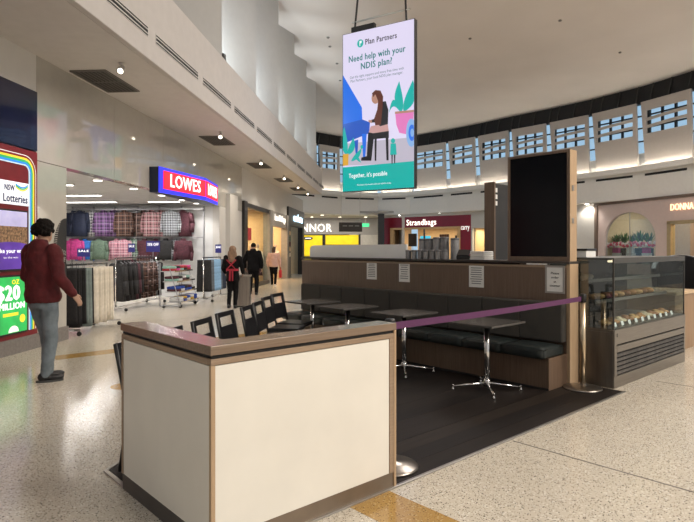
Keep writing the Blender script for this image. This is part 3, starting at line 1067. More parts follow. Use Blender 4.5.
# food in the case
BREAD = [mat('bread_%d' % k, c, 0.6, var=0.3, scale=25) for k, c in enumerate(((0.42, 0.20, 0.07), (0.55, 0.32, 0.13), (0.30, 0.13, 0.05), (0.62, 0.50, 0.34)))]
roll_me = MB().ball((0, 0, 0.035), (0.085, 0.045, 0.036), 12, 7).mesh('bread_roll', True)
roll_me.materials.append(BREAD[0])
names = ('golden brown', 'pale golden', 'dark baked', 'cream topped')
ords = ['first', 'second', 'third', 'fourth', 'fifth', 'sixth', 'seventh', 'eighth', 'ninth', 'tenth', 'eleventh', 'twelfth', 'thirteenth']
for k in range(10):
    o = share('bread_roll', roll_me, None, (DX0 + 0.25 + k * 0.19, DY0 + 0.37, 0.912), rad(random.uniform(60, 120)), BREAD[k % 3])
    tag(o, '%s bread roll on the middle glass shelf of the fridge, %s from the left' % (names[k % 3], ords[k]), 'bread', 'rolls on the fridge shelf')
past_me = MB().ball((0, 0, 0.028), (0.10, 0.075, 0.03), 12, 7).ball((0.02, 0, 0.05), (0.05, 0.04, 0.025), 10, 6).mesh('pastry', True)
past_me.materials.append(BREAD[1])
tagm = MB().slab([(-0.035, 0, 0), (0.035, 0, 0), (0.035, 0.012, 0.045), (-0.035, 0.012, 0.045)], (0, 1, 0), 0.002).mesh('price_card')
tagm.materials.append(PAPER)
for k in range(10):
    o = share('pastry', past_me, None, (DX0 + 0.22 + k * 0.195, DY0 + 0.19, 0.642), rad(random.uniform(0, 180)), BREAD[(k * 3 + 1) % 4])
    tag(o, '%s pastry on the fridge deck, %s from the left' % (names[(k * 3 + 1) % 4], ords[k]), 'pastry', 'pastries on the fridge deck')
    o = share('price_card', tagm, None, (DX0 + 0.22 + k * 0.195, DY0 + 0.07, 0.641))
    tag(o, 'small white price card on the fridge deck, %s from the left' % ords[k], 'price card', 'price cards in the fridge')
wr = mat('wrapped_sandwich', (0.45, 0.40, 0.33), 0.35, var=0.4, scale=22)
wrap_me = MB().cyl((-0.10, 0, 0.04), (0.10, 0, 0.04), 0.04, 0.036, 12).ball((0.10, 0, 0.04), (0.02, 0.036, 0.036)).ball((-0.10, 0, 0.04), (0.02, 0.04, 0.04)).mesh('wrap', True)
wrap_me.materials.append(wr)
for k in range(4):
    o = share('sandwich_wrap', wrap_me, None, (DX0 + 0.14, DY0 + 0.36 + k * 0.095, 1.143), rad(8 * (k % 2)))
    tag(o, 'wrapped sandwich roll on the upper fridge shelf by the left pane, %s from the front' % ords[k], 'sandwich', 'wrapped rolls')
t = thing('flat_carton', 'flat white and black carton lying on top of the display fridge', 'box', (DX0 + 0.28, DY0 + 0.52, 1.405), rad(10))
MB().box(-0.2, 0.2, -0.14, 0.14, 0, 0.075).build('carton', PAPER, t, bevel=0.004)
MB().box(-0.21, 0.21, -0.15, 0.15, 0.075, 0.10).build('lid', BLACK, t, bevel=0.004)

# ---- timber service counter and a black swivel chair at the right edge
t = thing('service_counter', 'timber service counter with pale top beyond the display fridge', 'counter', (8.98, 2.84, 0))
MB().box(0, 0.9, 0.02, 0.7, 0, 0.83).build('body', wood('service_oak', (0.24, 0.145, 0.08), (0.34, 0.22, 0.13), axis=2, fine=20), t)
MB().box(-0.03, 0.93, -0.01, 0.73, 0.83, 0.875).build('worktop', mat('lit_laminate', (0.58, 0.42, 0.26), 0.3), t, bevel=0.005)
t = thing('lounge_chair', 'curved black leather high-back chair behind the timber counter at right edge', 'chair', (10.62, 3.28, 0), rad(20))
g = MB()
n = 14
rings = []
for i in range(n + 1):
    a = rad(-95 + 190 * i / n)
    hh = 1.18 + 0.22 * math.cos(a)
    ro, ri = 0.42, 0.33
    rings.append([Vector((ro * math.cos(a), ro * math.sin(a), 0.5)), Vector((ro * math.cos(a) * 1.12, ro * math.sin(a) * 1.12, hh)),
                  Vector((ri * math.cos(a) * 1.12, ri * math.sin(a) * 1.12, hh)), Vector((ri * math.cos(a), ri * math.sin(a), 0.5))])
g.loft(rings).build('back_shell', BLACKSAT, t, smooth=False, bevel=0.02)
MB().lathe([(0.33, 0.46), (0.36, 0.5), (0.36, 0.58), (0.30, 0.62)], n=24).build('seat', BLACKSAT, t, smooth=True)
MB().lathe([(0.04, 0.03), (0.04, 0.46)], n=14).build('pole', CHROME, t, smooth=True)
MB().lathe([(0.28, 0.0), (0.28, 0.015), (0.05, 0.05)], n=24).build('base', CHROME, t, smooth=True)

# ================================================================== LEFT SIDE SHOPS
# ---- lottery kiosk front (its right-hand end is in view)
RED = mat('dark_red_panel', (0.20, 0.012, 0.018), 0.35, var=0.1)
t = thing('lottery_kiosk', 'dark red lottery shop front with a rounded rainbow border and two posters', 'kiosk', M(6.4, 5.4, 0), MR)
o6 = 6.4
MB().box(4.6 - o6, 8.18 - o6, -0.02, 0.2, 0.22, 2.965).build('front_panel', RED, t)
MB().box(3.0 - o6, 8.165 - o6, -0.03, 0.2, 2.985, 3.88).build('header_panel', mat('navy_gloss', (0.008, 0.012, 0.045), 0.12, var=0.3, scale=1.0, coat=0.5), t)
RB = [('white', (0.75, 0.75, 0.75), 0.012), ('red', (0.25, 0.01, 0.015), 0.03), ('yellow', (0.80, 0.62, 0.04), 0.032), ('green', (0.03, 0.42, 0.13), 0.032), ('blue', (0.03, 0.25, 0.75), 0.034), ('pale', (0.55, 0.72, 0.85), 0.016)]
off = 0.0
Rr = 0.26
for nm, c, wd in RB:
    g = MB()
    path = []
    for o_ in (off, off + wd):
        ue, ze, R_ = 8.13 - o6 - o_, 2.88 - o_, Rr - o_
        p = [(ue, 0.30), (ue, ze - R_)]
        for i in range(1, 9):
            a = rad(90 * i / 8)
            p.append((ue - R_ + R_ * math.cos(a), ze - R_ + R_ * math.sin(a)))
        p.append((4.7 - o6, ze))
        path.append(p)
    for i in range(len(path[0]) - 1):
        q = [path[0][i], path[0][i + 1], path[1][i + 1], path[1][i]]
        g.slab([(x, -0.02, z) for x, z in q], (0, -1, 0), 0.012)
    g.build('border_stripe', mat('stripe_' + nm, c, 0.35, var=0.03, emit=0.5 if nm != 'red' else 0.1), t)
    off += wd
LIT = mat('lit_white_sign', (0.86, 0.88, 0.95), 0.4, var=0.01, emit=0.55)
MB().box(6.3 - o6, 7.94 - o6, -0.05, -0.02, 2.13, 2.46).build('name_sign', LIT, t, bevel=0.004)
NAVYT = mat('navy_text', (0.01, 0.02, 0.13), 0.5)
lettering('NSW', 0.115, NAVYT, t, (7.51 - o6, -0.051, 2.36), ext=0.003, bold=0.01, fit=0.21)
lettering('Lotteries', 0.16, NAVYT, t, (7.64 - o6, -0.051, 2.215), ext=0.003, bold=0.012, fit=0.52)
for k, (c, dz) in enumerate((('stripe_green', 0.0), ('stripe_yellow', -0.022), ('stripe_blue', 0.022))):
    g = MB()
    for i in range(10):
        f = lambda q: 2.40 + dz - 0.065 * math.sin(q * 2.6) + 0.04 * q
        a, b = i / 10, (i + 1) / 10
        g.slab([(7.64 - o6 + 0.27 * a, -0.051, f(a)), (7.64 - o6 + 0.27 * b, -0.051, f(b)), (7.64 - o6 + 0.27 * b, -0.051, f(b) + 0.018), (7.64 - o6 + 0.27 * a, -0.051, f(a) + 0.018)], (0, -1, 0), 0.003)
    g.build('swoosh', MATS[c], t)


def poster(z0, z1, base):
    p = MB().box(7.0 - o6, 7.90 - o6, -0.06, -0.02, z0, z1).build('poster_case', BLACK, t, bevel=0.004)
    MB().box(7.02 - o6, 7.875 - o6, -0.063, -0.06, z0 + 0.025, z1 - 0.025).build('poster_sheet', base, p)
    return p


PURP = mat('poster_purple', (0.10, 0.04, 0.32), 0.4, var=0.2, scale=4, emit=0.5)
LAV = mat('poster_lavender', (0.50, 0.48, 0.75), 0.4, var=0.15, scale=5, emit=0.4)
GRN = mat('poster_green', (0.03, 0.46, 0.10), 0.4, var=0.2, scale=3, emit=0.55)
WTX = mat('white_text_glow', (0.9, 0.9, 0.9), 0.5, var=0, emit=0.5)
YTX = mat('yellow_text_glow', (0.85, 0.75, 0.05), 0.5, var=0, emit=0.5)
PEB = mat('poster_crowd', (0.22, 0.13, 0.07), 0.6, var=0.8, scale=30, emit=0.25)
p1 = poster(1.19, 2.06, LAV)
MB().box(7.02 - o6, 7.875 - o6, -0.0645, -0.063, 1.55, 1.82).build('print', PEB, p1)
g = MB()
for i in range(12):
    a, b = i / 12, (i + 1) / 12
    f = lambda q: 1.50 + 0.10 * math.sin(math.pi * (0.15 + 0.6 * q))
    x0_, x1_ = 7.02 - o6 + 0.855 * a, 7.02 - o6 + 0.855 * b
    g.slab([(x0_, -0.0646, 1.215), (x1_, -0.0646, 1.215), (x1_, -0.0646, f(b)), (x0_, -0.0646, f(a))], (0, -1, 0), 0.001)
g.build('print', PURP, p1)
lettering('Make your way', 0.085, WTX, p1, (7.49 - o6, -0.0665, 1.47), ext=0.001, bold=0.01, fit=0.62)
lettering('to the win', 0.04, WTX, p1, (7.52 - o6, -0.0665, 1.38), ext=0.001, fit=0.3)
p2 = poster(0.29, 1.13, GRN)
lettering('OZ', 0.09, YTX, p2, (7.62 - o6, -0.0645, 1.03), ext=0.001, bold=0.02, fit=0.16)
lettering('$20', 0.29, WTX, p2, (7.47 - o6, -0.0645, 0.87), ext=0.001, bold=0.03, fit=0.5)
lettering('MILLION', 0.13, WTX, p2, (7.55 - o6, -0.0645, 0.69), ext=0.001, bold=0.025, fit=0.54)
MB().box(7.36 - o6, 7.68 - o6, -0.065, -0.063, 0.555, 0.60).build('print', YTX, p2)
MB().lathe([(0.06, 0), (0.06, 0.0015)], n=20).build('print', YTX, p2, loc=(7.77 - o6, -0.064, 0.50)).rotation_euler = (rad(90), 0, 0)
g = MB()
for i in range(10):
    a, b = rad(180 * i / 10), rad(180 * (i + 1) / 10)
    g.slab([(7.58 - o6, -0.064, 0.325), (7.58 - o6 + 0.11 * math.cos(a), -0.064, 0.325 + 0.09 * math.sin(a)), (7.58 - o6 + 0.11 * math.cos(b), -0.064, 0.325 + 0.09 * math.sin(b))], (0, -1, 0), 0.001)
g.build('print', WTX, p2)

# ---- clothing shop: shell
SHOPW = mat('shop_white', (0.70, 0.70, 0.70), 0.6, var=0.02)
o = MB().box(17.35, 17.5, 5.62, 12, 0, 3.0).build('wall_shop_far', SHOPW, rz=MR); struct(o)
o = MB().box(8.8, 17.5, 12, 12.15, 0, 3.0).build('wall_shop_back', SHOPW, rz=MR); struct(o)
o = MB().box(8.7, 8.84, 5.62, 12, 0, 3.0).build('wall_shop_near', SHOPW, rz=MR); struct(o)
o = MB().box(8.8, 17.5, 5.62, 12, 2.9, 3.0).build('ceiling_shop', mat('shop_ceiling', (0.55, 0.55, 0.56), 0.7), rz=MR); struct(o)
LTUBE = mat('shop_tube_glow', (1.0, 0.97, 0.93), 0.5, var=0, emit=7)
for k, (u, v, lu, lv) in enumerate(((11.6, 7.6, 0.12, 1.5), (13.9, 8.2, 0.12, 1.5), (15.9, 8.8, 0.12, 1.5), (11.0, 9.6, 0.12, 1.2), (15.9, 6.6, 0.12, 0.9))):
    t = thing('strip_light', 'white strip light on the clothing shop ceiling, %s from the mall' % ('nearest', 'second', 'third', 'rear', 'right-hand')[k], 'lamp', M(u, v, 2.9), MR, 'strip lights in the clothing shop')
    MB().box(-lu / 2 - 0.02, lu / 2 + 0.02, -lv / 2 - 0.02, lv / 2 + 0.02, -0.03, 0).build('housing', LAMPB, t)
    MB().box(-lu / 2, lu / 2, -lv / 2, lv / 2, -0.036, -0.03).build('diffuser', LTUBE, t)
    area('strip_lamp', M(u, v, 2.85), lu, lv, 30, (1.0, 0.97, 0.93), (0, 0, MR))
for k, u in enumerate((9.4, 11.0, 12.6, 14.2, 15.6, 16.8)):
    t = thing('downlight', 'round recessed downlight inside the clothing shop entrance, %s from left' % ('first', 'second', 'third', 'fourth', 'fifth', 'sixth')[k], 'lamp', M(u, 5.95, 2.9), MR, 'downlights at the clothing shop entrance')
    MB().lathe([(0.11, 0), (0.11, -0.012), (0.085, -0.014)], n=20).build('rim', LAMPB, t)
    MB().lathe([(0.085, -0.010), (0.085, -0.016)], n=20).build('lens', LAMPWHITE, t)
    spot(M(u, 5.95, 2.87), 45, (1, 0.96, 0.9), 130, M(u, 5.95, 0))
# slatted display wall: rails and uprights on the far side wall
t = thing('wall_rails', 'grey steel display rails and uprights on the clothing shop wall', 'display rack', M(17.3, 8.0, 0), MR)
RAILM = mat('grey_rail', (0.40, 0.40, 0.42), 0.4, metal=0.6)
for k in range(7):
    v = -2.1 + k * 0.72
    MB().box(0.0, 0.05, v - 0.02, v + 0.02, 0, 2.85).build('upright', RAILM, t)
for z in (2.74, 1.86):
    MB().box(-0.30, -0.27, -2.2, 2.4, z - 0.015, z + 0.015).build('rail', RAILM, t)
    for k in range(7):
        v = -2.1 + k * 0.72
        MB().box(-0.28, 0.0, v - 0.01, v + 0.01, z - 0.012, z + 0.012).build('bracket', RAILM, t)


# ---- garments
def jacket_mesh(w=0.50, h=0.78, d=0.17, flare=0.05):
    g = MB()
    n = 14
    rings = []
    for k, (f, wf_, df) in enumerate(((0.0, 0.16, 0.40), (0.03, 0.40, 0.55), (0.07, 0.80, 0.75), (0.13, 0.94, 0.95), (0.35, 0.90, 1.0), (0.7, 0.92, 1.0), (1.0, 0.95 + flare, 0.95))):
        rx, ry, z = w / 2 * wf_, d / 2 * df, -0.07 - h * f
        rings.append([Vector((rx * math.copysign(abs(math.cos(a)) ** 0.7, math.cos(a)) , ry * math.sin(a) * (1 + 0.12 * math.sin(3 * a + k)), z)) for a in [2 * math.pi * i / n for i in range(n)]])
    g.loft(rings)
    for s in (-1, 1):
        g.cyl((s * w * 0.44, 0, -0.16), (s * w * 0.56, 0.02, -0.45), 0.065, 0.058, 8)
        g.cyl((s * w * 0.56, 0.02, -0.44), (s * w * 0.55, -0.02, -0.72), 0.058, 0.045, 8)
        g.ball((s * w * 0.43, 0, -0.155), (0.07, 0.065, 0.06), 8, 6)
    return g.mesh('jacket', True)


def hanger_mesh():
    g = MB()
    g.tube([(0.0, 0, -0.05), (0, 0, 0.0), (0.02, 0, 0.03), (0.0, 0, 0.05), (-0.02, 0, 0.035)], 0.004, 6)
    g.cyl((0, 0, -0.04), (0.2, 0, -0.11), 0.006, 0.006, 6).cyl((0, 0, -0.04), (-0.2, 0, -0.11), 0.006, 0.006, 6)
    return g.mesh('hanger')


def collar_mesh():
    g = MB()
    n = 10
    rings = []
    for i in range(n + 1):
        a = rad(-240 + 300 * i / n)
        c, s = math.cos(a), math.sin(a)
        rings.append([Vector((0.06 * c, 0.05 * s, -0.085)), Vector((0.068 * c, 0.058 * s, -0.035)), Vector((0.085 * c, 0.072 * s, -0.075))])
    g.loft(rings)
    return g.mesh('collar')


JACK = jacket_mesh()
HOOD = jacket_mesh(0.46, 0.62, 0.20, 0.0)
HANG = hanger_mesh()
COLLAR = collar_mesh()
for m_ in (JACK, HOOD, HANG, COLLAR):
    m_.materials.append(RAILM)
GM = {
    'navy': mat('navy_quilt', (0.012, 0.018, 0.045), 0.7, var=0.4, scale=25),
    'black and white plaid': plaid('plaid_bw', (0.55, 0.55, 0.56), (0.03, 0.03, 0.035), (0.25, 0.25, 0.27), 11),
    'purple plaid': plaid('plaid_purple', (0.20, 0.10, 0.25), (0.02, 0.012, 0.035), (0.35, 0.27, 0.4), 9),
    'dark brown plaid': plaid('plaid_brown', (0.12, 0.06, 0.045), (0.018, 0.012, 0.012), (0.35, 0.25, 0.22), 10),
    'brown plaid': plaid('plaid_brown2', (0.11, 0.06, 0.05), (0.015, 0.009, 0.008), (0.4, 0.3, 0.28), 8),
    'pink and brown plaid': plaid('plaid_pink', (0.42, 0.22, 0.24), (0.07, 0.03, 0.03), (0.6, 0.5, 0.5), 10),
    'grey check': plaid('plaid_grey', (0.40, 0.42, 0.45), (0.05, 0.05, 0.055), (0.15, 0.15, 0.17), 13),
    'dark maroon': mat('maroon_cloth', (0.07, 0.018, 0.028), 0.85, var=0.4, scale=25),
    'hot pink': mat('pink_quilt', (0.55, 0.05, 0.25), 0.6, var=0.3, scale=20),
    'bright blue': mat('blue_quilt', (0.025, 0.16, 0.55), 0.6, var=0.3, scale=20),
    'sage green': mat('green_fleece', (0.13, 0.19, 0.14), 0.9, var=0.3, scale=30),
    'pink plaid': plaid('plaid_pink2', (0.62, 0.32, 0.38), (0.20, 0.06, 0.10), (0.75, 0.6, 0.65), 12),
    'green plaid': plaid('plaid_green', (0.18, 0.26, 0.20), (0.03, 0.05, 0.04), (0.45, 0.5, 0.45), 12),
    'charcoal': mat('charcoal_cloth', (0.02, 0.019, 0.02), 0.9, var=0.4, scale=30),
    'black': mat('black_cloth', (0.010, 0.009, 0.010), 0.9, var=0.4, scale=30),
    'cream': mat('cream_cotton', (0.66, 0.60, 0.50), 0.9, var=0.12, scale=14),
    'grey green': mat('greygreen_cotton', (0.17, 0.21, 0.20), 0.9, var=0.15, scale=14),
    'light blue': mat('light_denim', (0.24, 0.42, 0.62), 0.9, var=0.25, scale=18),
    'grey denim': mat('grey_denim', (0.11, 0.13, 0.15), 0.9, var=0.25, scale=18),
    'dark denim': mat('dark_denim', (0.02, 0.028, 0.05), 0.9, var=0.3, scale=18),
    'white': mat('white_cotton', (0.6, 0.6, 0.6), 0.9, var=0.1, scale=18),
    'royal blue': mat('royal_cotton', (0.02, 0.06, 0.32), 0.9, var=0.2, scale=18),
    'red': mat('red_cotton', (0.35, 0.03, 0.04), 0.9, var=0.2, scale=18),
    'mustard': mat('mustard_cotton', (0.45, 0.28, 0.04), 0.9, var=0.2, scale=18),
    'mint': mat('mint_cotton', (0.25, 0.45, 0.38), 0.9, var=0.2, scale=18),
}


def garment(me, colour, loc, rz, label, group, cat='jacket', hang=True):
    o = share({'jacket': 'jacket', 'shirt': 'shirt', 'hoodie': 'hoodie'}.get(cat, cat), me, None, loc, rz, GM[colour])
    tag(o, label, cat, group)
    if hang:
        share('hanger', HANG, o, (0, 0, 0))
        share('collar', COLLAR, o, (0, 0, 0), 0, GM[colour])
    return o


FACE = MR - rad(90)      # garments face down the corridor towards the camera
upper = [(9.98, 'navy'), (9.72, 'navy'), (9.36, 'black and white plaid'), (8.98, 'purple plaid'), (8.72, 'purple plaid'), (8.30, 'dark brown plaid'), (7.72, 'brown plaid'),
         (7.42, 'pink and brown plaid'), (7.16, 'pink and brown plaid'), (6.80, 'grey check'), (6.46, 'dark maroon')]
for k, (v, c) in enumerate(upper):
    for j in range(2):
        front = j == 0
        garment(JACK, c, M(17.0 + 0.20 * j - 0.10 * (k % 2), v + 0.02 * j, 2.74), FACE + rad(random.uniform(-6, 6)),
                '%s jacket on the upper shop wall rail, %s from left, %s' % (c, ords[k], 'front one' if front else 'rear one'),
                'jackets on the upper wall rail')
lower = [(10.05, 'hot pink'), (9.86, 'hot pink'), (9.62, 'bright blue'), (9.12, 'sage green'), (8.58, 'pink plaid'), (8.33, 'pink plaid'), (8.05, 'green plaid'), (7.65, 'dark maroon'),
         (7.32, 'dark maroon'), (6.98, 'charcoal'), (6.72, 'grey check'), (6.42, 'dark maroon')]
for k, (v, c) in enumerate(lower):
    garment(HOOD, c, M(17.02 - 0.06 * (k % 2), v, 1.86), FACE + rad(random.uniform(-8, 8)),
            '%s top on the lower wall rail of the clothing shop, %s from the left' % (c, ords[k]), 'tops on the lower wall rail', 'hoodie')

# ---- freestanding garment racks
def rack(u0, u1, v, zr, label):
    L = u1 - u0
    t = thing('garment_rack', label, 'clothes rack', M(u0, v, 0), MR, 'garment racks in the clothing shop')
    RK = mat('rack_black', (0.03, 0.03, 0.032), 0.35, metal=0.6)
    MB().cyl((0, 0, zr), (L, 0, zr), 0.016, n=10).build('rail', RK, t, smooth=True)
    for x in (0.02, L - 0.02):
        MB().cyl((x, 0, 0.10), (x, 0, zr), 0.018, n=10).build('upright', CHROME, t, smooth=True)
        MB().box(x - 0.02, x + 0.02, -0.28, 0.28, 0.085, 0.115).build('foot_bar', CHROME, t)
        for s in (-1, 1):
            c = MB().cyl((x - 0.012, s * 0.26, 0.04), (x + 0.012, s * 0.26, 0.04), 0.04, n=12).build('caster', BLACK, t)
    MB().box(0.02, L - 0.02, -0.015, 0.015, 0.09, 0.11).build('base_bar', CHROME, t)
    return t


def trouser_mesh(w, L, th, k=0):
    g = MB()
    n = 10
    rings = []
    for i, f in enumerate((0, 0.06, 0.3, 0.6, 0.85, 1.0)):
        hw = w / 2 * (0.92 + 0.10 * f)
        ht = th / 2 * (0.8 + 0.45 * f)
        rings.append([Vector((ht * math.sin(2 * math.pi * j / n) * (1 + 0.15 * math.sin(5 * f + j + k)), hw * math.copysign(abs(math.cos(2 * math.pi * j / n)) ** 0.5, math.cos(2 * math.pi * j / n)), -0.05 - L * f)) for j in range(n)])
    g.loft(rings)
    g.tube([(0, 0, -0.05), (0, 0, 0.0), (0, 0.015, 0.025), (0, 0, 0.04)], 0.004, 6)
    return g.mesh('trousers', True)


TRO = [trouser_mesh(0.34, 1.0 + 0.03 * k, 0.068, k) for k in range(3)]
JEA = [trouser_mesh(0.42, 0.90, 0.12, k + 4) for k in range(3)]
for m_ in TRO + JEA:
    m_.materials.append(RAILM)
rack(9.28, 10.75, 5.62, 1.22, 'low rolling rack of black and cream trousers at the shop entrance')
tr = ['black', 'black', 'black', 'black', 'grey green', 'grey green', 'black', 'cream', 'cream', 'cream', 'cream', 'cream', 'cream', 'cream', 'cream']
for k, c in enumerate(tr):
    o = share('trousers', TRO[k % 3], None, M(9.36 + 0.092 * k, 5.62 - 0.02 * (k % 2), 1.21), MR + rad(random.uniform(2, 26)), GM[c])
    o.scale = (random.uniform(0.8, 1.25), 1, random.uniform(0.95, 1.03))
    tag(o, '%s trousers hanging on the entrance rack, %s from the left' % (c, (ords + ['fourteenth', 'fifteenth'])[k]), 'trousers', 'trousers on the entrance rack')
rack(13.05, 15.4, 6.62, 1.28, 'rack of dark jackets and plaid shirts behind the trouser rack')
sh = ['charcoal', 'black', 'charcoal', 'black', 'dark maroon', 'charcoal', 'dark brown plaid', 'brown plaid', 'dark brown plaid', 'brown plaid', 'dark brown plaid', 'grey check', 'charcoal']
for k, c in enumerate(sh):
    o = garment(JACK, c, M(13.2 + 0.165 * k, 6.62, 1.27), MR + rad(70 + random.uniform(-10, 10)), '%s shirt on the middle floor rack, %s from the left' % (c, ords[k]), 'shirts on the middle floor rack', 'shirt')
    o.scale = (1.1, 1.1, 1.22)
rack(15.5, 17.15, 5.30, 1.25, 'rack of blue jeans at the right end of the clothing shop')
je = ['charcoal', 'grey denim', 'grey denim', 'light blue', 'light blue', 'light blue', 'light blue', 'light blue', 'grey denim', 'dark denim', 'dark denim', 'dark denim']
for k, c in enumerate(je):
    o = share('jeans', JEA[k % 3], None, M(15.6 + 0.128 * k, 5.30, 1.24), MR + rad(random.uniform(5, 30)), GM[c])
    tag(o, '%s jeans on the right-hand rack, %s from the left' % (c, ords[k]), 'jeans', 'jeans on the right-hand rack')

# ---- tiered shelf of folded clothes
t = thing('shelf_unit', 'tiered white shelf unit of folded clothes in the clothing shop', 'shelf', M(13.85, 5.3, 0), MR)
SHM = mat('shelf_white', (0.5, 0.5, 0.5), 0.4)
tiers = [(0.16, 0.00), (0.42, 0.06), (0.68, 0.12), (0.94, 0.18)]
for z, y_ in tiers:
    MB().box(0, 1.3, y_, y_ + 0.36, z - 0.02, z).build('shelf', SHM, t, bevel=0.003)
    MB().box(0, 1.3, y_ - 0.012, y_, z - 0.03, z + 0.01).build('shelf_edge', CHROME, t)
for x in (0.0, 1.3):
    MB().tube([(x, 0.02, 0.06), (x, 0.55, 0.06), (x, 0.55, 1.15)], 0.016, 8).build('side_frame', RAILM, t)
    MB().cyl((x, 0.02, 0.06), (x, 0.30, 1.0), 0.012, n=8).build('side_brace', RAILM, t)
for x in (0.1, 1.2):
    for y_ in (0.06, 0.5):
        MB().cyl((x - 0.012, y_, 0.04), (x + 0.012, y_, 0.04), 0.04, n=12).build('caster', BLACK, t)
fold = MB()
n = 12
fold.loft([[Vector((0.12 * math.copysign(abs(math.cos(a)) ** 0.35, math.cos(a)) * s_, 0.16 * math.copysign(abs(math.sin(a)) ** 0.35, math.sin(a)) * s_, z_)) for a in [2 * math.pi * i / n for i in range(n)]] for z_, s_ in ((0, 0.94), (0.02, 1.0), (0.045, 1.0), (0.06, 0.92))])
fold = fold.mesh('folded_shirt', True)
fold.materials.append(RAILM)
fc = [['white', 'royal blue', 'white', 'mustard', 'royal blue'], ['dark maroon', 'white', 'royal blue', 'royal blue', 'charcoal'], ['mint', 'white', 'dark maroon', 'charcoal', 'white'], ['red', 'hot pink', 'mint', 'charcoal', 'red']]
tn = ('bottom', 'second', 'third', 'top')
for i, (z, y_) in enumerate(tiers):
    for j in range(5):
        for q in range(2):
            o = share('folded_shirt', fold, None, M(13.85 + 0.14 + 0.255 * j, 5.3 + y_ + 0.18, z + 0.06 * q + 0.001), MR + rad(random.uniform(-5, 5)), GM[fc[i][(j + q * 2) % 5] if q else fc[i][j]])
            tag(o, 'folded %s shirt on the %s tier, %s stack from left, %s' % (fc[i][(j + q * 2) % 5] if q else fc[i][j], tn[i], ords[j], 'upper' if q else 'lower'), 'shirt', 'folded shirts on the tiered shelf')

# ---- price cards in the shop
BLUEC = mat('blue_card', (0.03, 0.03, 0.20), 0.5, emit=0.1)
def card(u, v, z, w_, h_, s1, label):
    t = thing('sale_card', label, 'sign', M(u, v, z), MR - rad(75), 'blue sale cards')
    MB().box(-w_ / 2, w_ / 2, -0.01, 0, 0, h_).build('card', BLUEC, t)
    MB().cyl((0, 0.005, -0.14), (0, 0.005, 0.0), 0.008, n=6).build('stem', RAILM, t)
    for j, s in enumerate(s1):
        lettering(s, h_ * 0.36, WTX, t, (0, -0.011, h_ * (0.68 - 0.38 * j)), ext=0.001, bold=0.01, fit=w_ * 0.82)
card(15.2, 6.62, 1.42, 0.36, 0.30, ('50% OFF',), 'large blue sale card above the middle floor rack')
card(9.9, 5.62, 1.36, 0.22, 0.15, ('SALE',), 'blue sale card above the trouser rack')
card(13.9, 6.62, 1.42, 0.16, 0.22, ('SALE',), 'narrow blue sale card above the dark jackets')
card(16.9, 5.30, 1.38, 0.18, 0.26, ('JEANS',), 'small dark sale card above the jeans rack')

# ---- half-oval wall decal at the shop entrance
t = thing('wall_decal', 'black half-oval decal with pale words on the pale wall by the shop entrance', 'decal', M(8.96, 5.4, 1.48), MR)
n = 24
pts = [(0.02, 0, 0.53)] + [(0.02 - 0.36 * math.sin(math.pi * i / n), 0, 0.53 * math.cos(math.pi * i / n)) for i in range(1, n)] + [(0.02, 0, -0.53)]
MB().slab(pts, (0, -1, 0), 0.004).build('sheet', mat('banner_black', (0.02, 0.02, 0.02), 0.6, var=0.3, scale=30), t)
GP2 = mat('grey_print2', (0.45, 0.42, 0.38), 0.7)
for j in range(12):
    zz = 0.44 - 0.035 * j
    xx = 0.34 * math.sqrt(max(0, 1 - (zz / 0.53) ** 2))
    MB().slab([(-xx, -0.004, zz), (-xx * 0.75, -0.004, zz + 0.006), (-xx * 0.75, -0.004, zz + 0.016), (-xx, -0.004, zz + 0.008)], (0, -1, 0), 0.001).build('ridge_line', GP2, t)
lettering('SCHOOL', 0.10, GP2, t, (-0.12, -0.0045, -0.02), ext=0.001, xdir=(1, 0, -0.3), up=(0.3, 0, 1), fit=0.26)
lettering('ZONE', 0.10, GP2, t, (-0.12, -0.0045, -0.13), ext=0.001, xdir=(1, 0, -0.3), up=(0.3, 0, 1), fit=0.22)

# ---- the illuminated red and blue shop sign: a shallow prow in plan
A0, A, B, Cc = (12.2, 5.4), (12.2, 5.19), (14.33, 4.85), (15.95, 5.04)
t = thing('shop_sign', 'illuminated red and blue clothing shop sign with white lettering on the fascia', 'sign', M(14.3, 5.4, 2.77), MR)
SB = mat('sign_blue_glow', (0.03, 0.035, 0.75), 0.4, var=0.02, emit=0.9)
SR = mat('sign_red_glow', (0.85, 0.015, 0.03), 0.4, var=0.02, emit=1.1)
SW = mat('sign_white_glow', (0.9, 0.87, 0.82), 0.4, var=0, emit=0.8)
SN = mat('sign_navy_case', (0.008, 0.015, 0.04), 0.4)
L2 = lambda p: (p[0] - 14.3, p[1] - 5.4)
MB().prism([L2(A0), L2(A), L2(B), L2(Cc), L2((15.95, 5.4))], 0.0, 0.57).build('case', SN, t)
for (P, Q) in ((A, B), (B, Cc)):
    P, Q = Vector((*L2(P), 0)), Vector((*L2(Q), 0))
    e = (Q - P).normalized()
    nn = Vector((e.y, -e.x, 0))
    Ls = (Q - P).length

    def rect(a, b, z0, z1, yo, th, name, m, par=t):
        return MB().slab([P + e * a + nn * yo + Vector((0, 0, z0)), P + e * b + nn * yo + Vector((0, 0, z0)), P + e * b + nn * yo + Vector((0, 0, z1)), P + e * a + nn * yo + Vector((0, 0, z1))], nn, th).build(name, m, par)
    rect(0.0, Ls, -0.005, 0.575, 0.0, 0.02, 'blue_face', SB)
    rect(0.16 if P.x < -1 else 0.03, Ls - (0.04 if P.x < -1 else 0.12), 0.09, 0.50, 0.02, 0.02, 'red_face', SR)
    lettering('LOWES', 0.42, SW, t, P + e * (0.52 * Ls if P.x < -1 else 0.47 * Ls) + nn * 0.041 + Vector((0, 0, 0.29)), xdir=e, ext=0.012, bold=0.007, fit=1.42 if P.x < -1 else 1.15)

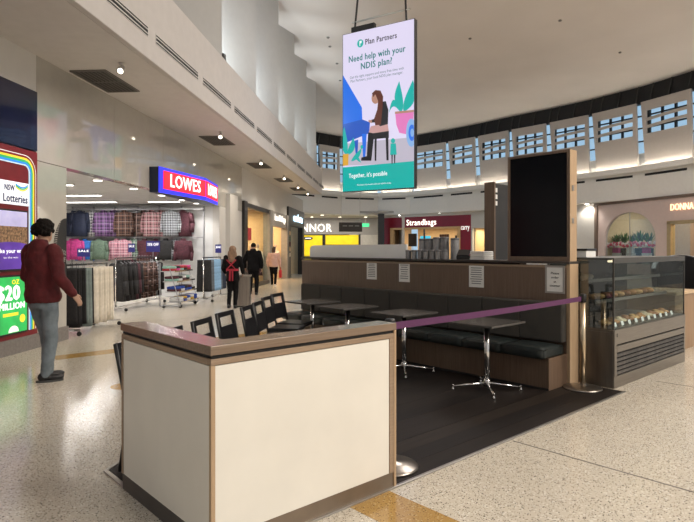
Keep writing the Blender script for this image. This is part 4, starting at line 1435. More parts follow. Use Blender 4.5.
# ================================================================== FARTHER SHOPS ON THE LEFT
WARM = mat('warm_interior', (0.62, 0.46, 0.28), 0.7, var=0.05)
GOLDL = mat('gold_light_panel', (1.0, 0.72, 0.36), 0.5, var=0, emit=5.0)
DKFR = mat('dark_shop_frame', (0.02, 0.018, 0.018), 0.35)
ws = sempty('wall_boutique', (0, 0, 0), MR)
MB().box(20.0, 34.0, 8.4, 8.55, 0, 3.3).build('back_wall', WARM, ws)
MB().box(20.0, 28.6, 5.62, 8.4, 3.22, 3.3).build('inner_ceiling', mat('boutique_ceiling', (0.5, 0.42, 0.33), 0.8), ws)
MB().box(19.85, 20.0, 5.62, 8.4, 0, 3.3).build('side_wall', WARM, ws)
MB().box(24.45, 24.6, 5.62, 8.4, 0, 3.3).build('side_wall', WARM, ws)
MB().box(28.45, 28.6, 5.62, 8.4, 0, 3.3).build('side_wall', WARM, ws)
MB().box(33.85, 34.0, 5.62, 8.4, 0, 4.45).build('side_wall', WARM, ws)
for u, v, s in ((22.2, 6.6, 3.2), (26.5, 6.6, 3.0)):
    MB().box(u - s / 2, u + s / 2, v - 0.1, v + 0.1, 3.19, 3.22).build('light_panel', GOLDL, ws)
    area('boutique_lamp', M(u, v, 3.1), s, 0.6, 150, (1.0, 0.72, 0.42), (0, 0, MR))
wd = sempty('window_3', (0, 0, 0), MR)
MB().box(20.0, 20.45, 5.30, 5.62, 0, 3.25).build('frame_post', DKFR, wd)
MB().box(20.45, 24.4, 5.36, 5.5, 3.05, 3.22).build('frame_head', DKFR, wd)
MB().box(20.45, 24.4, 5.42, 5.43, 0.15, 3.05).build('pane', GLASS, wd)
MB().box(20.45, 24.4, 5.36, 5.5, 0.0, 0.15).build('frame_sill', DKFR, wd)
MB().box(24.3, 24.9, 5.30, 5.62, 0, 3.22).build('frame_post', mat('grey_pilaster', (0.28, 0.26, 0.24), 0.5), wd)
MB().box(24.9, 28.4, 5.36, 5.62, 2.55, 3.22).build('sign_band', mat('grey_band', (0.33, 0.30, 0.27), 0.5), wd)
MB().box(28.3, 28.65, 5.30, 5.62, 0, 3.22).build('frame_post', MATS['grey_pilaster'], wd)
t = thing('shop_lettering', 'white raised shop name lettering on the grey band beside the warm boutique', 'sign', M(26.6, 5.36, 2.72), MR)
MB().box(-1.4, 1.4, -0.02, 0.0, 0.0, 0.03).build('rail', MATS['grey_band'], t)
lettering('bras N things', 0.42, SW, t, (0, -0.03, 0.22), ext=0.03, bold=0.003, fit=2.5)


def mannequin(u, v, rz, c1, c2, label):
    t = thing('mannequin', label, 'mannequin', M(u, v, 0), rz, 'shop window mannequins')
    MB().lathe([(0.16, 0), (0.16, 0.02), (0.02, 0.03), (0.015, 0.8)], n=14).build('stand', CHROME, t)
    n = 14
    g = MB().loft([[Vector((rx * math.cos(2 * math.pi * i / n), ry * math.sin(2 * math.pi * i / n), z)) for i in range(n)] for z, rx, ry in ((0.78, 0.15, 0.11), (0.92, 0.17, 0.12), (1.08, 0.13, 0.10), (1.28, 0.17, 0.12), (1.40, 0.18, 0.10), (1.46, 0.06, 0.05), (1.52, 0.05, 0.05))])
    for s in (-1, 1):
        g.cyl((s * 0.18, 0, 1.39), (s * 0.24, 0.02, 1.1), 0.045, 0.035, 8).cyl((s * 0.24, 0.02, 1.1), (s * 0.22, 0.08, 0.86), 0.035, 0.03, 8)
    g.build('torso', c1, t, smooth=True)
    MB().ball((0, 0.01, 1.63), (0.075, 0.09, 0.11), 12, 8).build('head', mat('mannequin_skin', (0.55, 0.42, 0.35), 0.5), t, smooth=True)
    MB().loft([[Vector((rx * math.cos(2 * math.pi * i / n), ry * math.sin(2 * math.pi * i / n), z)) for i in range(n)] for z, rx, ry in ((0.35, 0.24, 0.18), (0.6, 0.20, 0.15), (0.84, 0.165, 0.12))]).build('skirt', c2, t, smooth=True)


mannequin(23.25, 5.88, MR - rad(100), GM['pink plaid'], GM['pink plaid'], 'mannequin in a pink outfit in the warm boutique window')
mannequin(24.1, 5.82, MR - rad(100), GM['cream'], GM['dark maroon'], 'mannequin in a cream top in the warm boutique window')
mannequin(27.9, 5.85, MR - rad(100), GM['cream'], GM['cream'], 'mannequin in cream inside the orange-lit doorway')
t = MB().box(-0.35, 0.35, -0.02, 0.0, 0, 0.5).build('window_poster', mat('red_poster', (0.55, 0.03, 0.04), 0.5, emit=0.3), loc=M(22.2, 5.72, 1.85), rz=MR)
tag(t, 'red sale poster hanging in the warm boutique window', 'poster')

# black shop front with a lit name panel
t = thing('black_shopfront', 'black shop front surround with a pale blue lit name and dark column', 'shop front', M(28.7, 5.3, 0), MR)
MB().box(0.0, 0.7, 0.0, 0.3, 0, 3.7).build('column', DKFR, t)
MB().box(0.7, 5.2, 0.0, 0.3, 2.75, 3.7).build('fascia', DKFR, t)
MB().box(4.6, 5.2, 0.0, 0.3, 0, 2.75).build('column', DKFR, t)
lettering('endota', 0.62, mat('pale_blue_glow', (0.7, 0.9, 1.0), 0.5, var=0, emit=1.6), t, (2.8, -0.02, 3.2), ext=0.02, bold=0.003, fit=3.0)
for k in range(5):
    MB().box(0.2, 0.5, -0.015, 0.0, 1.1 + 0.28 * k, 1.3 + 0.28 * k).build('display_shelf', [GM['cream'], WARM, GM['dark maroon'], GM['sage green'], WARM][k], t)

# ================================================================== FAR SHOPS ROUND THE COURT
def seg(pa, pb, off):
    a, b = ring(pa, off), ring(pb, off)
    return a, b, (b - a).length, math.atan2((b - a).y, (b - a).x)


def along(a, b, px):
    """distance along a-b where the ray of bearing px meets it"""
    tx = (px - 347) / 564
    dirv = C(tx, 1.0)
    e = (b - a).normalized()
    den = e.x * dirv.y - e.y * dirv.x
    return (a.y * dirv.x - a.x * dirv.y) / den


# ---- the corridor mouth with the menswear shop at its end
cd = sempty('wall_corridor_end', (0, 0, 0), VR)
FASC = mat('grey_fascia', (0.36, 0.34, 0.33), 0.35, var=0.05)
MB().box(-9, 4.2, 50.0, 50.2, 2.75, 4.3).build('fascia', FASC, cd)
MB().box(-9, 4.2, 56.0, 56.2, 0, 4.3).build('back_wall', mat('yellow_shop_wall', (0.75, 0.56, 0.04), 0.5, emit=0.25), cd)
MB().box(-9, 4.2, 43.0, 56.0, 4.25, 4.4).build('inner_ceiling', mat('corridor_ceiling', (0.42, 0.40, 0.38), 0.7), cd)
MB().box(1.2, 4.2, 49.9, 50.1, 0, 2.75).build('side_panel', mat('pale_side_panel', (0.55, 0.52, 0.48), 0.5), cd)
MB().box(4.2, 4.4, 43.0, 56, 0, 4.3).build('side_wall', WALLW, cd)
MB().box(-9.2, -9.0, 43.0, 56, 0, 4.3).build('side_wall', WALLW, cd)
wy = sempty('window_4', (0, 0, 0), VR)
YB = mat('yellow_banner', (0.85, 0.62, 0.01), 0.5, var=0.1, scale=1.5, emit=0.45)
for x0, x1, z0, z1 in ((-4.6, -2.2, 0.9, 2.7), (-1.9, 1.0, 1.9, 2.75), (-1.9, -0.2, 0.9, 1.5)):
    MB().box(x0, x1, 50.0, 50.05, z0, z1).build('yellow_panel', YB, wy)
MB().box(-9, 1.2, 50.08, 50.1, 0, 2.75).build('pane', GLASS, wy)
for x in (-4.8, -2.05, 1.15):
    MB().box(x - 0.1, x + 0.1, 49.95, 50.12, 0, 2.8).build('mullion', DKFR, wy)
t = thing('shop_lettering', 'large white lit shop name above the yellow menswear shop window', 'sign', C(-3.0, 49.9, 2.75), VR)
MB().box(-3.2, 3.2, 0.0, 0.05, 0.0, 0.05).build('rail', DKFR, t)
lettering('CONNOR', 1.0, SW, t, (-0.42, -0.05, 0.58), ext=0.05, bold=0.004, fit=4.1)
for k, (x, z) in enumerate(((-4.3, 2.1), (-3.45, 2.45))):
    t = thing('window_tag', 'small dark oval tag on the yellow shop window, %s one' % ('lower', 'upper')[k], 'sign', C(x, 49.95, z), VR)
    MB().slab([(0.42 * math.cos(2 * math.pi * i / 20), 0, 0.16 * math.sin(2 * math.pi * i / 20)) for i in range(20)], (0, 1, 0), 0.03).build('plate', DKFR, t)
    MB().box(-0.26, 0.26, -0.006, 0.0, -0.05, 0.05).build('print', WTX, t)
area('corridor_lamp', C(-1.5, 47, 4.2), 7, 3, 260, (1.0, 0.93, 0.82), (0, 0, VR))
for k, (x, d) in enumerate(((-2.0, 45.5), (0.4, 45.5), (2.6, 45.5), (-3.0, 48.2), (-0.6, 48.2), (1.6, 48.2))):
    t = thing('downlight', 'small round downlight in the far corridor ceiling, %s' % ('front row left', 'front row middle', 'front row right', 'rear row left', 'rear row middle', 'rear row right')[k], 'lamp', C(x, d, 4.25), VR, 'downlights in the far corridor')
    MB().lathe([(0.16, 0), (0.16, -0.02), (0.12, -0.022)], n=16).build('rim', LAMPB, t)
    MB().lathe([(0.12, -0.012), (0.12, -0.03)], n=16).build('lens', LAMPGLOW, t)
# hanging direction sign
t = thing('hanging_sign', 'black hanging direction sign in front of the far corridor', 'sign', C(0.19, 30.0, 2.42), VR)
MB().box(-0.62, 0.62, 0, 0.12, 0, 0.5).build('board', DKFR, t, bevel=0.01)
for x in (-0.5, 0.5):
    MB().cyl((x, 0.06, 0.5), (x, 0.06, 7.68), 0.008, n=6).build('rod', STEEL, t)
for k, x in enumerate((-0.42, -0.1, 0.22)):
    MB().box(x, x + 0.24, -0.006, 0.0, 0.28, 0.34).build('print', mat('dim_print', (0.16, 0.16, 0.16), 0.6), t)
t = thing('exit_sign', 'small green lit exit sign above the far corridor', 'sign', C(1.55, 47.0, 3.35), VR)
MB().box(-0.3, 0.3, 0, 0.08, 0, 0.28).build('panel', mat('green_exit_glow', (0.05, 0.5, 0.2), 0.5, var=0, emit=1.2), t)
MB().cyl((0, 0.04, 0.28), (0, 0.04, 0.9), 0.02, n=6).build('stem', STEEL, t)
o = MB().box(-0.24, 0.24, -0.24, 0.24, 0, 4.2).build('column', mat('charcoal_column', (0.03, 0.032, 0.037), 0.5), loc=ring(381, 0.1))
o.rotation_euler = (0, 0, VR)
tag(o, 'dark charcoal column between the corridor and the red luggage shop', 'column')

# ---- red luggage shop
a, b, L, ang = seg(384, 471, 0.9)
X = lambda px: along(a, b, px)
ws = sempty('wall_luggage_shop', a, ang)
CRIM = mat('crimson_fascia', (0.24, 0.006, 0.022), 0.35, var=0.06)
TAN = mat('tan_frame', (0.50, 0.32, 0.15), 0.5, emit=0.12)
zt = 3.92
x0, x1 = X(390.5), X(460.5)
MB().box(0, L, 0, 0.25, 3.12, zt).build('fascia', CRIM, ws)
MB().box(0, x0, 0, 0.25, 0, 3.12).build('pier', CRIM, ws)
MB().box(x1, L, 0, 0.25, 0, 3.12).build('pier', CRIM, ws)
MB().box(0, L, 0, 0.25, zt, 4.2).build('upper_band', WALLW, ws)
MB().box(x0, x0 + 0.25, -0.05, 0.2, 0, 3.1).build('frame', TAN, ws)
MB().box(x1 - 0.25, x1, -0.05, 0.2, 0, 3.1).build('frame', TAN, ws)
MB().box(x0, x1, -0.05, 0.2, 2.98, 3.12).build('frame', TAN, ws)
xm = X(424)
MB().box(xm - 0.05, xm + 0.05, 0.0, 0.1, 0, 3.0).build('frame', DKFR, ws)
MB().box(x0, x1, 4.0, 4.15, 0, 3.3).build('back_wall', WARM, ws)
MB().box(-0.2, L, 0.25, 4.0, 3.2, 3.3).build('inner_ceiling', WARM, ws)
MB().box(-0.2, 0.0, 0.25, 4.0, 0, 3.3).build('side_wall', WARM, ws)
MB().box(L, L + 0.2, 0.25, 4.0, 0, 3.3).build('side_wall', WARM, ws)
area('luggage_lamp', a + Matrix.Rotation(ang, 3, 'Z') @ Vector((L / 2, 2.0, 3.1)), L * 0.8, 2.0, 170, (1.0, 0.80, 0.52), (0, 0, ang))
t = thing('shop_lettering', 'white luggage shop name lettering on the crimson fascia', 'sign', a + Matrix.Rotation(ang, 3, 'Z') @ Vector((X(421.5), -0.02, 3.3)), ang)
MB().box(-1.6, 1.6, 0, 0.02, -0.02, 0.0).build('rail', CRIM, t)
lettering('Strandbags', 0.62, SW, t, (0, -0.03, 0.17), ext=0.03, bold=0.005, fit=abs(X(436.5) - X(407)))
t = thing('shop_lettering', 'small white word on the crimson pier at right of the luggage shop', 'sign', a + Matrix.Rotation(ang, 3, 'Z') @ Vector((X(465.5), -0.02, 2.86)), ang)
MB().box(-0.5, 0.5, 0, 0.02, -0.02, 0.0).build('rail', CRIM, t)
lettering('carry', 0.55, SW, t, (0, -0.03, 0.17), ext=0.03, fit=abs(X(470) - X(461.5)))
R3 = Matrix.Rotation(ang, 3, 'Z')
for k, (px, w_, z0, z1, c, nm) in enumerate(((404, 0.75, 1.7, 2.7, GM['charcoal'], 'dark picture poster'), (417, 0.9, 2.0, 2.5, mat('cyan_poster', (0.05, 0.45, 0.65), 0.5, emit=0.9), 'bright cyan sale poster'), (436, 0.8, 1.6, 2.6, GM['dark brown plaid'], 'brown travel poster'), (452, 0.8, 1.4, 2.5, BLACK, 'black poster'))):
    t = thing('window_poster', '%s inside the red luggage shop' % nm, 'poster', a + R3 @ Vector((X(px), 1.2, z0)), ang)
    MB().box(-w_ / 2, w_ / 2, 0, 0.04, 0, z1 - z0).build('sheet', c, t)
    MB().cyl((0, 0.06, -z0), (0, 0.06, 0.1), 0.02, n=6).build('stand', STEEL, t)

# ---- warm shop beside it and the white wall up to the pink boutique
a, b, L, ang = seg(471, 497, 0.9)
ws = sempty('wall_gold_shop', a, ang)
MB().box(0, L, 0, 0.2, 2.95, 4.2).build('fascia', WALLW, ws)
MB().box(0, 0.12, 0, 0.2, 0, 2.95).build('pier', WALLW, ws)
MB().box(L - 0.12, L, 0, 0.2, 0, 2.95).build('pier', WALLW, ws)
MB().box(0, L, 2.5, 2.65, 0, 3.1).build('back_wall', mat('gold_wall', (0.75, 0.60, 0.30), 0.6, var=0.15, scale=1.2), ws)
MB().box(0, L, 0.2, 2.5, 3.0, 3.1).build('inner_ceiling', WARM, ws)
area('gold_lamp', a + Matrix.Rotation(ang, 3, 'Z') @ Vector((L / 2, 1.3, 2.9)), L * 0.8, 1.2, 90, (1.0, 0.83, 0.5), (0, 0, ang))
for k, f in enumerate((0.3, 0.62)):
    t = thing('display_vase', 'pale vase on the counter of the gold-lit shop, %s one' % ('left', 'right')[k], 'vase', a + Matrix.Rotation(ang, 3, 'Z') @ Vector((L * f, 1.2, 0)), 0)
    MB().box(-0.3, 0.3, -0.25, 0.25, 0, 1.2).build('plinth', WALLW, t)
    MB().lathe([(0.08, 1.2), (0.16, 1.35), (0.14, 1.6), (0.07, 1.75), (0.10, 1.82)], n=16).build('vase', GM['cream'], t, smooth=True)
a, b, L, ang = seg(497, 595, 0.9)
ws = sempty('wall_white_far', a, ang)
n = 6
for k in range(n):
    MB().box(L * k / n + 0.01, L * (k + 1) / n - 0.01, 0, 0.2, 0, 4.2).build('wall_panel', WALLW, ws)
MB().box(0, L, 0.02, 0.2, 0, 4.2).build('backing', DARKGAP, ws)

# ---- pink boutique with an arched window
a, b, L, ang = seg(595, 800, 0.9)
X = lambda px: along(a, b, px)
ws = sempty('wall_boutique_pink', a, ang)
PINKW = mat('pink_plaster', (0.62, 0.50, 0.47), 0.7, var=0.03)
BRN = mat('brown_trim', (0.16, 0.11, 0.085), 0.5)
MB().box(0.0, 0.22, -0.06, 0.2, 0, 4.0).build('side_trim', BRN, ws)
MB().box(0.0, L, -0.08, 0.2, 3.98, 4.12).build('head_trim', BRN, ws)
xa, xb = X(604.5), X(655.5)
R_ = (xb - xa) / 2
xc = (xa + xb) / 2
zs = 2.05                               # springing line
ra_z = 1.42
xd0, xd1 = X(667.5), X(735)
MB().box(0.22, xa, 0, 0.2, 0, 3.98).build('wall_panel', PINKW, ws)
MB().box(xb, xd0, 0, 0.2, 0, 3.98).build('wall_panel', PINKW, ws)
MB().box(xd0, xd1, 0, 0.2, 2.85, 3.98).build('wall_panel', PINKW, ws)
MB().box(xd1, L, 0, 0.2, 0, 3.98).build('wall_panel', PINKW, ws)
MB().box(xa, xb, 0, 0.2, 0, 0.7).build('wall_panel', PINKW, ws)
g = MB()
n = 24
for i in range(n):
    t0, t1 = math.pi * i / n, math.pi * (i + 1) / n
    p0 = (xc - R_ * math.cos(t0), zs + ra_z * math.sin(t0))
    p1 = (xc - R_ * math.cos(t1), zs + ra_z * math.sin(t1))
    g.slab([(p0[0], 0, p0[1]), (p1[0], 0, p1[1]), (p1[0], 0, 3.98), (p0[0], 0, 3.98)], (0, 1, 0), 0.2)
g.build('arch_wall', PINKW, ws)
wn = sempty('window_5', a, ang)
pts = [(xa, 0.1, 0.7), (xb, 0.1, 0.7)] + [(xc + R_ * math.cos(math.pi * i / n), 0.1, zs + ra_z * math.sin(math.pi * i / n)) for i in range(n + 1)]
MB().slab(pts, (0, 1, 0), 0.01).build('pane', GLASS, wn)
MB().box(xc - 0.015, xc + 0.015, 0.07, 0.1, 0.7, zs + ra_z).build('mullion', STEEL, wn)
MB().box(0.2, L, 4.2, 4.35, 0, 4.0).build('back_wall', mat('boutique_back', (0.16, 0.14, 0.13), 0.7), ws)
MB().box(0.2, L, 0.2, 4.2, 3.92, 4.0).build('inner_ceiling', mat('boutique_white', (0.6, 0.57, 0.52), 0.7), ws)
MB().box(0.2, 0.35, 0.2, 4.2, 0, 4.0).build('side_wall', WARM, ws)
MB().box(xb + 0.3, xb + 0.42, 0.2, 4.2, 0, 3.1).build('side_wall', MATS['boutique_back'], ws)
MB().box(xb + 0.3, xb + 0.42, 0.2, 4.2, 3.1, 4.0).build('side_wall', MATS['boutique_white'], ws)
GF = mat('gold_door_frame', (0.45, 0.33, 0.18), 0.4, metal=0.4)
dr = sempty('door_1', a, ang)
MB().box(xd0, xd0 + 0.22, -0.05, 0.25, 0, 2.85).build('jamb', GF, dr)
MB().box(xd0, xd1, -0.05, 0.25, 2.72, 2.88).build('head', GF, dr)
MB().box(xd0 + 0.22, xd0 + 1.2, 0.08, 0.09, 0, 2.72).build('pane', GLASS, dr)
R3 = Matrix.Rotation(ang, 3, 'Z')
area('pink_boutique_lamp', a + R3 @ Vector((xc, 2.2, 3.8)), 2.5, 2.0, 80, (1.0, 0.95, 0.88), (0, 0, ang))
area('door_lamp', a + R3 @ Vector((xd0 + 2.0, 2.2, 3.7)), 3, 2.5, 260, (1.0, 0.70, 0.40), (0, 0, ang))
t = thing('shop_lettering', 'glowing warm neon shop name on the pink boutique wall', 'sign', a + R3 @ Vector((X(683), -0.02, 3.35)), ang)
MB().box(-1.6, 1.6, 0, 0.01, -0.03, -0.02).build('rail', PINKW, t)
lettering('DONNA', 0.46, mat('neon_peach', (1.0, 0.66, 0.42), 0.5, var=0, emit=1.5), t, (0, -0.05, 0.17), ext=0.04, fit=abs(X(694) - X(671)))
# window display: shelf, garland, plants, posters
t = thing('flower_garland', 'red and white flower garland across the arched boutique window', 'garland', a + R3 @ Vector((xc - 0.16 * R_, 0.32, 0)), ang)
MB().box(-R_, R_, -0.05, 0.25, 1.62, 1.66).build('shelf', SHM, t)
FL = [mat('flower_%d' % k, c, 0.7, var=0.2) for k, c in enumerate(((0.55, 0.03, 0.08), (0.75, 0.62, 0.62), (0.6, 0.16, 0.25)))]
fm = MB().ball((0, 0, 0), (0.09, 0.07, 0.09), 8, 6).mesh('flower', True)
fm.materials.append(FL[0])
for k in range(44):
    share('flower', fm, t, (-R_ + 2 * R_ * (k + 0.5) / 44, -0.05 + random.uniform(-0.05, 0.05), 1.72 + random.uniform(-0.07, 0.13)), random.random(), FL[k % 3])
LEAF = [mat('leaf_%d' % k, c, 0.6, var=0.3) for k, c in enumerate(((0.04, 0.14, 0.03), (0.08, 0.22, 0.05), (0.03, 0.09, 0.03)))]
lm = MB().slab([(0, 0, 0), (0.05, 0.01, 0.14), (0, 0.03, 0.36), (-0.05, 0.01, 0.14)], (0, 1, 0.1), 0.006).mesh('leaf')
lm.materials.append(LEAF[0])
for k, (f, hh) in enumerate(((-1.08, 0.75), (-0.76, 0.85), (-0.44, 0.7), (-0.14, 0.95), (0.2, 0.8))):
    t = thing('potted_plant', 'leafy green potted plant in the arched boutique window, %s from the left' % ords[k], 'plant', a + R3 @ Vector((xc + f * R_, 1.0, 0)), ang, 'plants in the arched window')
    MB().box(-0.17, 0.17, -0.17, 0.17, 0, 1.55).build('stand', GM['charcoal'], t)
    MB().lathe([(0.10, 1.55), (0.15, 1.82), (0.14, 1.82)], n=14).build('pot', GM['cream'], t)
    for j in range(16):
        a_ = 2 * math.pi * j / 16 + k
        o = share('leaf', lm, t, (0.03 * math.cos(a_), 0.03 * math.sin(a_), 1.76 + 0.02 * (j % 4)), 0, LEAF[(j + k) % 3])
        o.rotation_euler = (rad(-8 - 40 * ((j * 7) % 10) / 10), 0, a_)
        o.scale = (1.8, 1, hh * 2.2)
for k, (f, c) in enumerate(((-0.9, GM['hot pink']), (-0.32, PAPER), (0.3, GM['hot pink']))):
    t = thing('shop_display', '%s beneath the garland in the arched window' % ('hot pink parcel at left', 'white framed card', 'hot pink parcel at right')[k], 'display', a + R3 @ Vector((xc + f * R_, 0.6, 0)), ang)
    MB().box(-0.22, 0.22, 0, 0.15, 1.28, 1.58).build('panel', c, t)
    MB().box(-0.25, 0.25, 0.0, 0.2, 0, 1.28).build('plinth', WALLW, t)
for k, (dx, hh) in enumerate(((0.7, 1.75), (1.25, 1.6), (1.8, 2.0), (2.5, 1.7))):
    t = thing('product_stand', 'dark product stand inside the gold-framed boutique doorway, %s from left' % ords[k], 'display', a + R3 @ Vector((xd0 + dx, 1.6 + 0.3 * (k % 2), 0)), ang, 'stands in the boutique doorway')
    MB().box(-0.2, 0.2, -0.2, 0.2, 0, hh - 0.35).build('plinth', GM['charcoal'] if k % 2 else WARM, t)
    MB().lathe([(0.10, hh - 0.35), (0.12, hh - 0.1), (0.03, hh - 0.05), (0.03, hh)], n=10).build('product', FL[0] if k != 2 else BLACK, t)

# ceiling stars: downlights under the ring
for k, px in enumerate((440, 510, 587, 650, 400)):
    p = ring(px, 0.55, 4.12)
    t = thing('downlight', 'bright round downlight under the far ring soffit, %s' % ('over the luggage shop', 'over the gold-lit shop', 'left of the arched window', 'over the arched window', 'beside the dark column')[k], 'lamp', p, 0, 'downlights under the ring soffit')
    MB().lathe([(0.14, 0), (0.14, -0.015), (0.10, -0.02)], n=16).build('rim', LAMPB, t)
    MB().lathe([(0.10, -0.012), (0.10, -0.03)], n=16).build('lens', mat('star_glow', (1.0, 0.95, 0.85), 0.5, var=0, emit=30), t)
    spot(p - Vector((0, 0, 0.06)), 110, (1.0, 0.92, 0.8), 140, p - Vector((0, 0, 3)))

# ================================================================== THE HANGING DISPLAY
SK = 1.565
HB = EYE + 1.21 * SK
pl, pr = C(-0.084 * SK, 11.9 * SK, HB), C(1.313 * SK, 11.05 * SK, HB)
W = (pr - pl).length
H = 3.30 * SK
ang = math.atan2((pr - pl).y, (pr - pl).x)
t = thing('hanging_display', 'large lit portrait advertising screen hanging above the cafe', 'screen', (pl + pr) / 2, ang)
MB().box(-W / 2 - 0.02, W / 2 + 0.02, 0.0, 0.2, -0.02, H + 0.02).build('case', BLACK, t, bevel=0.005)


def glow(name, c, e=0.9):
    if 'ad_' + name not in MATS:
        m = mat('ad_' + name, (0.012, 0.012, 0.014), 0.3, var=0.02, emit=e, emit_col=c)
    return MATS['ad_' + name]


AD_BG = glow('lilac', (0.74, 0.68, 0.88), 0.95)
AD_TEAL = glow('teal', (0.0, 0.47, 0.42), 0.85)
AD_TXT = glow('dark_teal', (0.0, 0.28, 0.27), 0.6)
AD_BLUE = glow('blue', (0.012, 0.17, 0.85), 0.85)
AD_BLUE2 = glow('deep_blue', (0.01, 0.10, 0.60), 0.8)
AD_INK = glow('ink', (0.02, 0.02, 0.035), 0.2)
AD_HAIR = glow('auburn', (0.20, 0.045, 0.02), 0.5)
AD_SKIN = glow('skin', (0.72, 0.36, 0.25), 0.6)
AD_PINK = glow('pink', (0.88, 0.22, 0.58), 0.8)
AD_SKIRT = glow('skirt', (0.75, 0.42, 0.40), 0.7)
AD_FLOOR = glow('floor', (0.60, 0.55, 0.66), 0.8)
AD_LBLUE = glow('light_blue', (0.28, 0.52, 0.90), 0.8)
AD_YEL = glow('amber', (0.85, 0.45, 0.05), 0.8)
AD_WHITE = glow('white', (0.95, 0.97, 0.97), 0.95)
AD_GREY = glow('grey_text', (0.22, 0.35, 0.38), 0.5)
scr = MB().box(-W / 2, W / 2, -0.004, 0.0, 0, H).build('screen', AD_BG, t)
LAYER = [0]


def S(x, y):
    """artwork sheet coordinates (0-1 across, 0-1 down) -> screen"""
    return (-W / 2 + x * W, H - y * H)


def Z(X_, Y_):
    """grid of the drawing study -> 0-1 sheet coordinates"""
    px, py = 340 + X_ / 4.35, 75 + Y_ / 4.35
    sx = (px - 343) / 71
    return (sx, (py - (35.2 - 16.8 * sx)) / (156.4 + 12.2 * sx))


def art(pts, m, name='artwork'):
    LAYER[0] += 1
    y = -0.0045 - 0.0003 * LAYER[0]
    q = []
    for p in pts:
        x, z = S(min(max(p[0], 0.0), 1.0), min(max(p[1], 0.0), 1.0))
        q.append((x, y, z))
    # drawn clockwise or not, the thin sheet is closed by slab()
    return MB().slab(q, (0, 1, 0), 0.0003).build(name, m, scr)


def zart(pts, m):
    return art([Z(*p) for p in pts], m)


def blob(cx, cy, rx, ry, m, n=18, rot=0):
    c, s = math.cos(rad(rot)), math.sin(rad(rot))
    return zart([(cx + rx * math.cos(2 * math.pi * i / n) * c - ry * math.sin(2 * math.pi * i / n) * s, cy + rx * math.cos(2 * math.pi * i / n) * s + ry * math.sin(2 * math.pi * i / n) * c) for i in range(n)], m)


def leaf(x0, y0, x1, y1, wd, m, bend=0.0):
    e = Vector((x1 - x0, y1 - y0))
    nrm = Vector((-e.y, e.x)).normalized()
    L_, R2 = [], []
    for i in range(11):
        f = i / 10
        c = Vector((x0, y0)) + e * f + nrm * bend * math.sin(math.pi * f)
        w_ = wd * math.sin(math.pi * (f ** 0.8)) * 0.5
        L_.append(tuple(c + nrm * w_)); R2.append(tuple(c - nrm * w_))
    return zart(L_ + R2[::-1], m)


zart([(12, 300), (330, 268), (330, 380), (12, 395)], AD_FLOOR)
art([(0, 0.845), (1, 0.845), (1, 1), (0, 1)], AD_TEAL)
zart([(12, 0), (100, 140), (102, 192), (136, 205), (133, 252), (12, 300)], AD_BLUE)
zart([(12, 215), (102, 192), (136, 205), (133, 252), (12, 300)], AD_BLUE2)
zart([(100, 255), (122, 255), (114, 372), (106, 372)], AD_BLUE)
zart([(66, 285), (84, 280), (80, 345), (72, 345)], AD_BLUE2)
# stool, figure seated at the keyboard
zart([(150, 248), (218, 242), (218, 272), (150, 278)], AD_INK)
zart([(156, 270), (166, 270), (164, 372), (157, 372)], AD_INK)
zart([(204, 266), (216, 266), (217, 370), (208, 370)], AD_INK)
zart([(128, 250), (158, 244), (150, 300), (142, 372), (96, 372), (98, 358), (122, 352)], AD_INK)
zart([(140, 222), (212, 206), (218, 242), (150, 252), (130, 248)], AD_SKIRT)
zart([(178, 116), (205, 112), (216, 150), (214, 212), (180, 222), (168, 205), (140, 206), (136, 196), (166, 186), (172, 150)], AD_INK)
blob(160, 100, 17, 24, AD_SKIN)
zart([(145, 78), (160, 64), (182, 66), (194, 92), (190, 150), (184, 214), (160, 218), (154, 190), (168, 150), (172, 112), (160, 82), (150, 96)], AD_HAIR)
zart([(130, 194), (146, 196), (144, 208), (130, 204)], AD_SKIN)
# pot plants and small figures
leaf(272, 160, 262, 25, 34, AD_TEAL, -8)
leaf(280, 160, 318, 20, 40, AD_TEAL, 10)
leaf(268, 160, 218, 165, 30, AD_TEAL, 42)
zart([(244, 158), (324, 150), (318, 225), (296, 258), (262, 250), (250, 215)], AD_PINK)
zart([(244, 158), (324, 150), (324, 160), (244, 168)], AD_SKIN)
blob(312, 250, 22, 62, AD_LBLUE)
blob(314, 250, 14, 36, AD_BLUE)
blob(315, 250, 7, 18, AD_LBLUE)
leaf(30, 350, 20, 225, 30, AD_TEAL, -6)
leaf(34, 350, 62, 270, 26, AD_TEAL, 8)
zart([(12, 345), (40, 342), (38, 392), (12, 396)], AD_YEL)
leaf(52, 375, 100, 315, 20, AD_TEAL, 6)
leaf(70, 345, 98, 382, 12, AD_TEAL, 2)
blob(100, 312, 6, 8, AD_TEAL)
blob(236, 285, 9, 11, AD_TEAL)
zart([(226, 297), (248, 296), (252, 345), (224, 347)], AD_TEAL)
zart([(229, 345), (235, 345), (234, 386), (230, 386)], AD_INK)
zart([(240, 345), (246, 345), (245, 384), (241, 384)], AD_INK)
yt = -0.03
n = 24
cx, cy = S(0.262, 0.078)
MB().slab([(cx + 0.115 * math.cos(2 * math.pi * i / n), -0.024, cy + 0.13 * math.sin(2 * math.pi * i / n)) for i in range(n)], (0, 1, 0), 0.002).build('logo', AD_TEAL, scr)
MB().slab([(cx - 0.03, -0.026, cy - 0.08), (cx, -0.026, cy - 0.08), (cx, -0.026, cy - 0.008), (cx + 0.055, -0.026, cy + 0.008), (cx + 0.055, -0.026, cy + 0.08), (cx - 0.03, -0.026, cy + 0.08)], (0, 1, 0), 0.001).build('logo_mark', AD_WHITE, scr)


def adtext(s, sx, sy, size, fit, m, bold=0.01):
    x, z = S(sx, sy)
    lettering(s, size * SK, m, scr, (x, -0.027, z), ext=0.001, bold=bold, fit=fit * W)


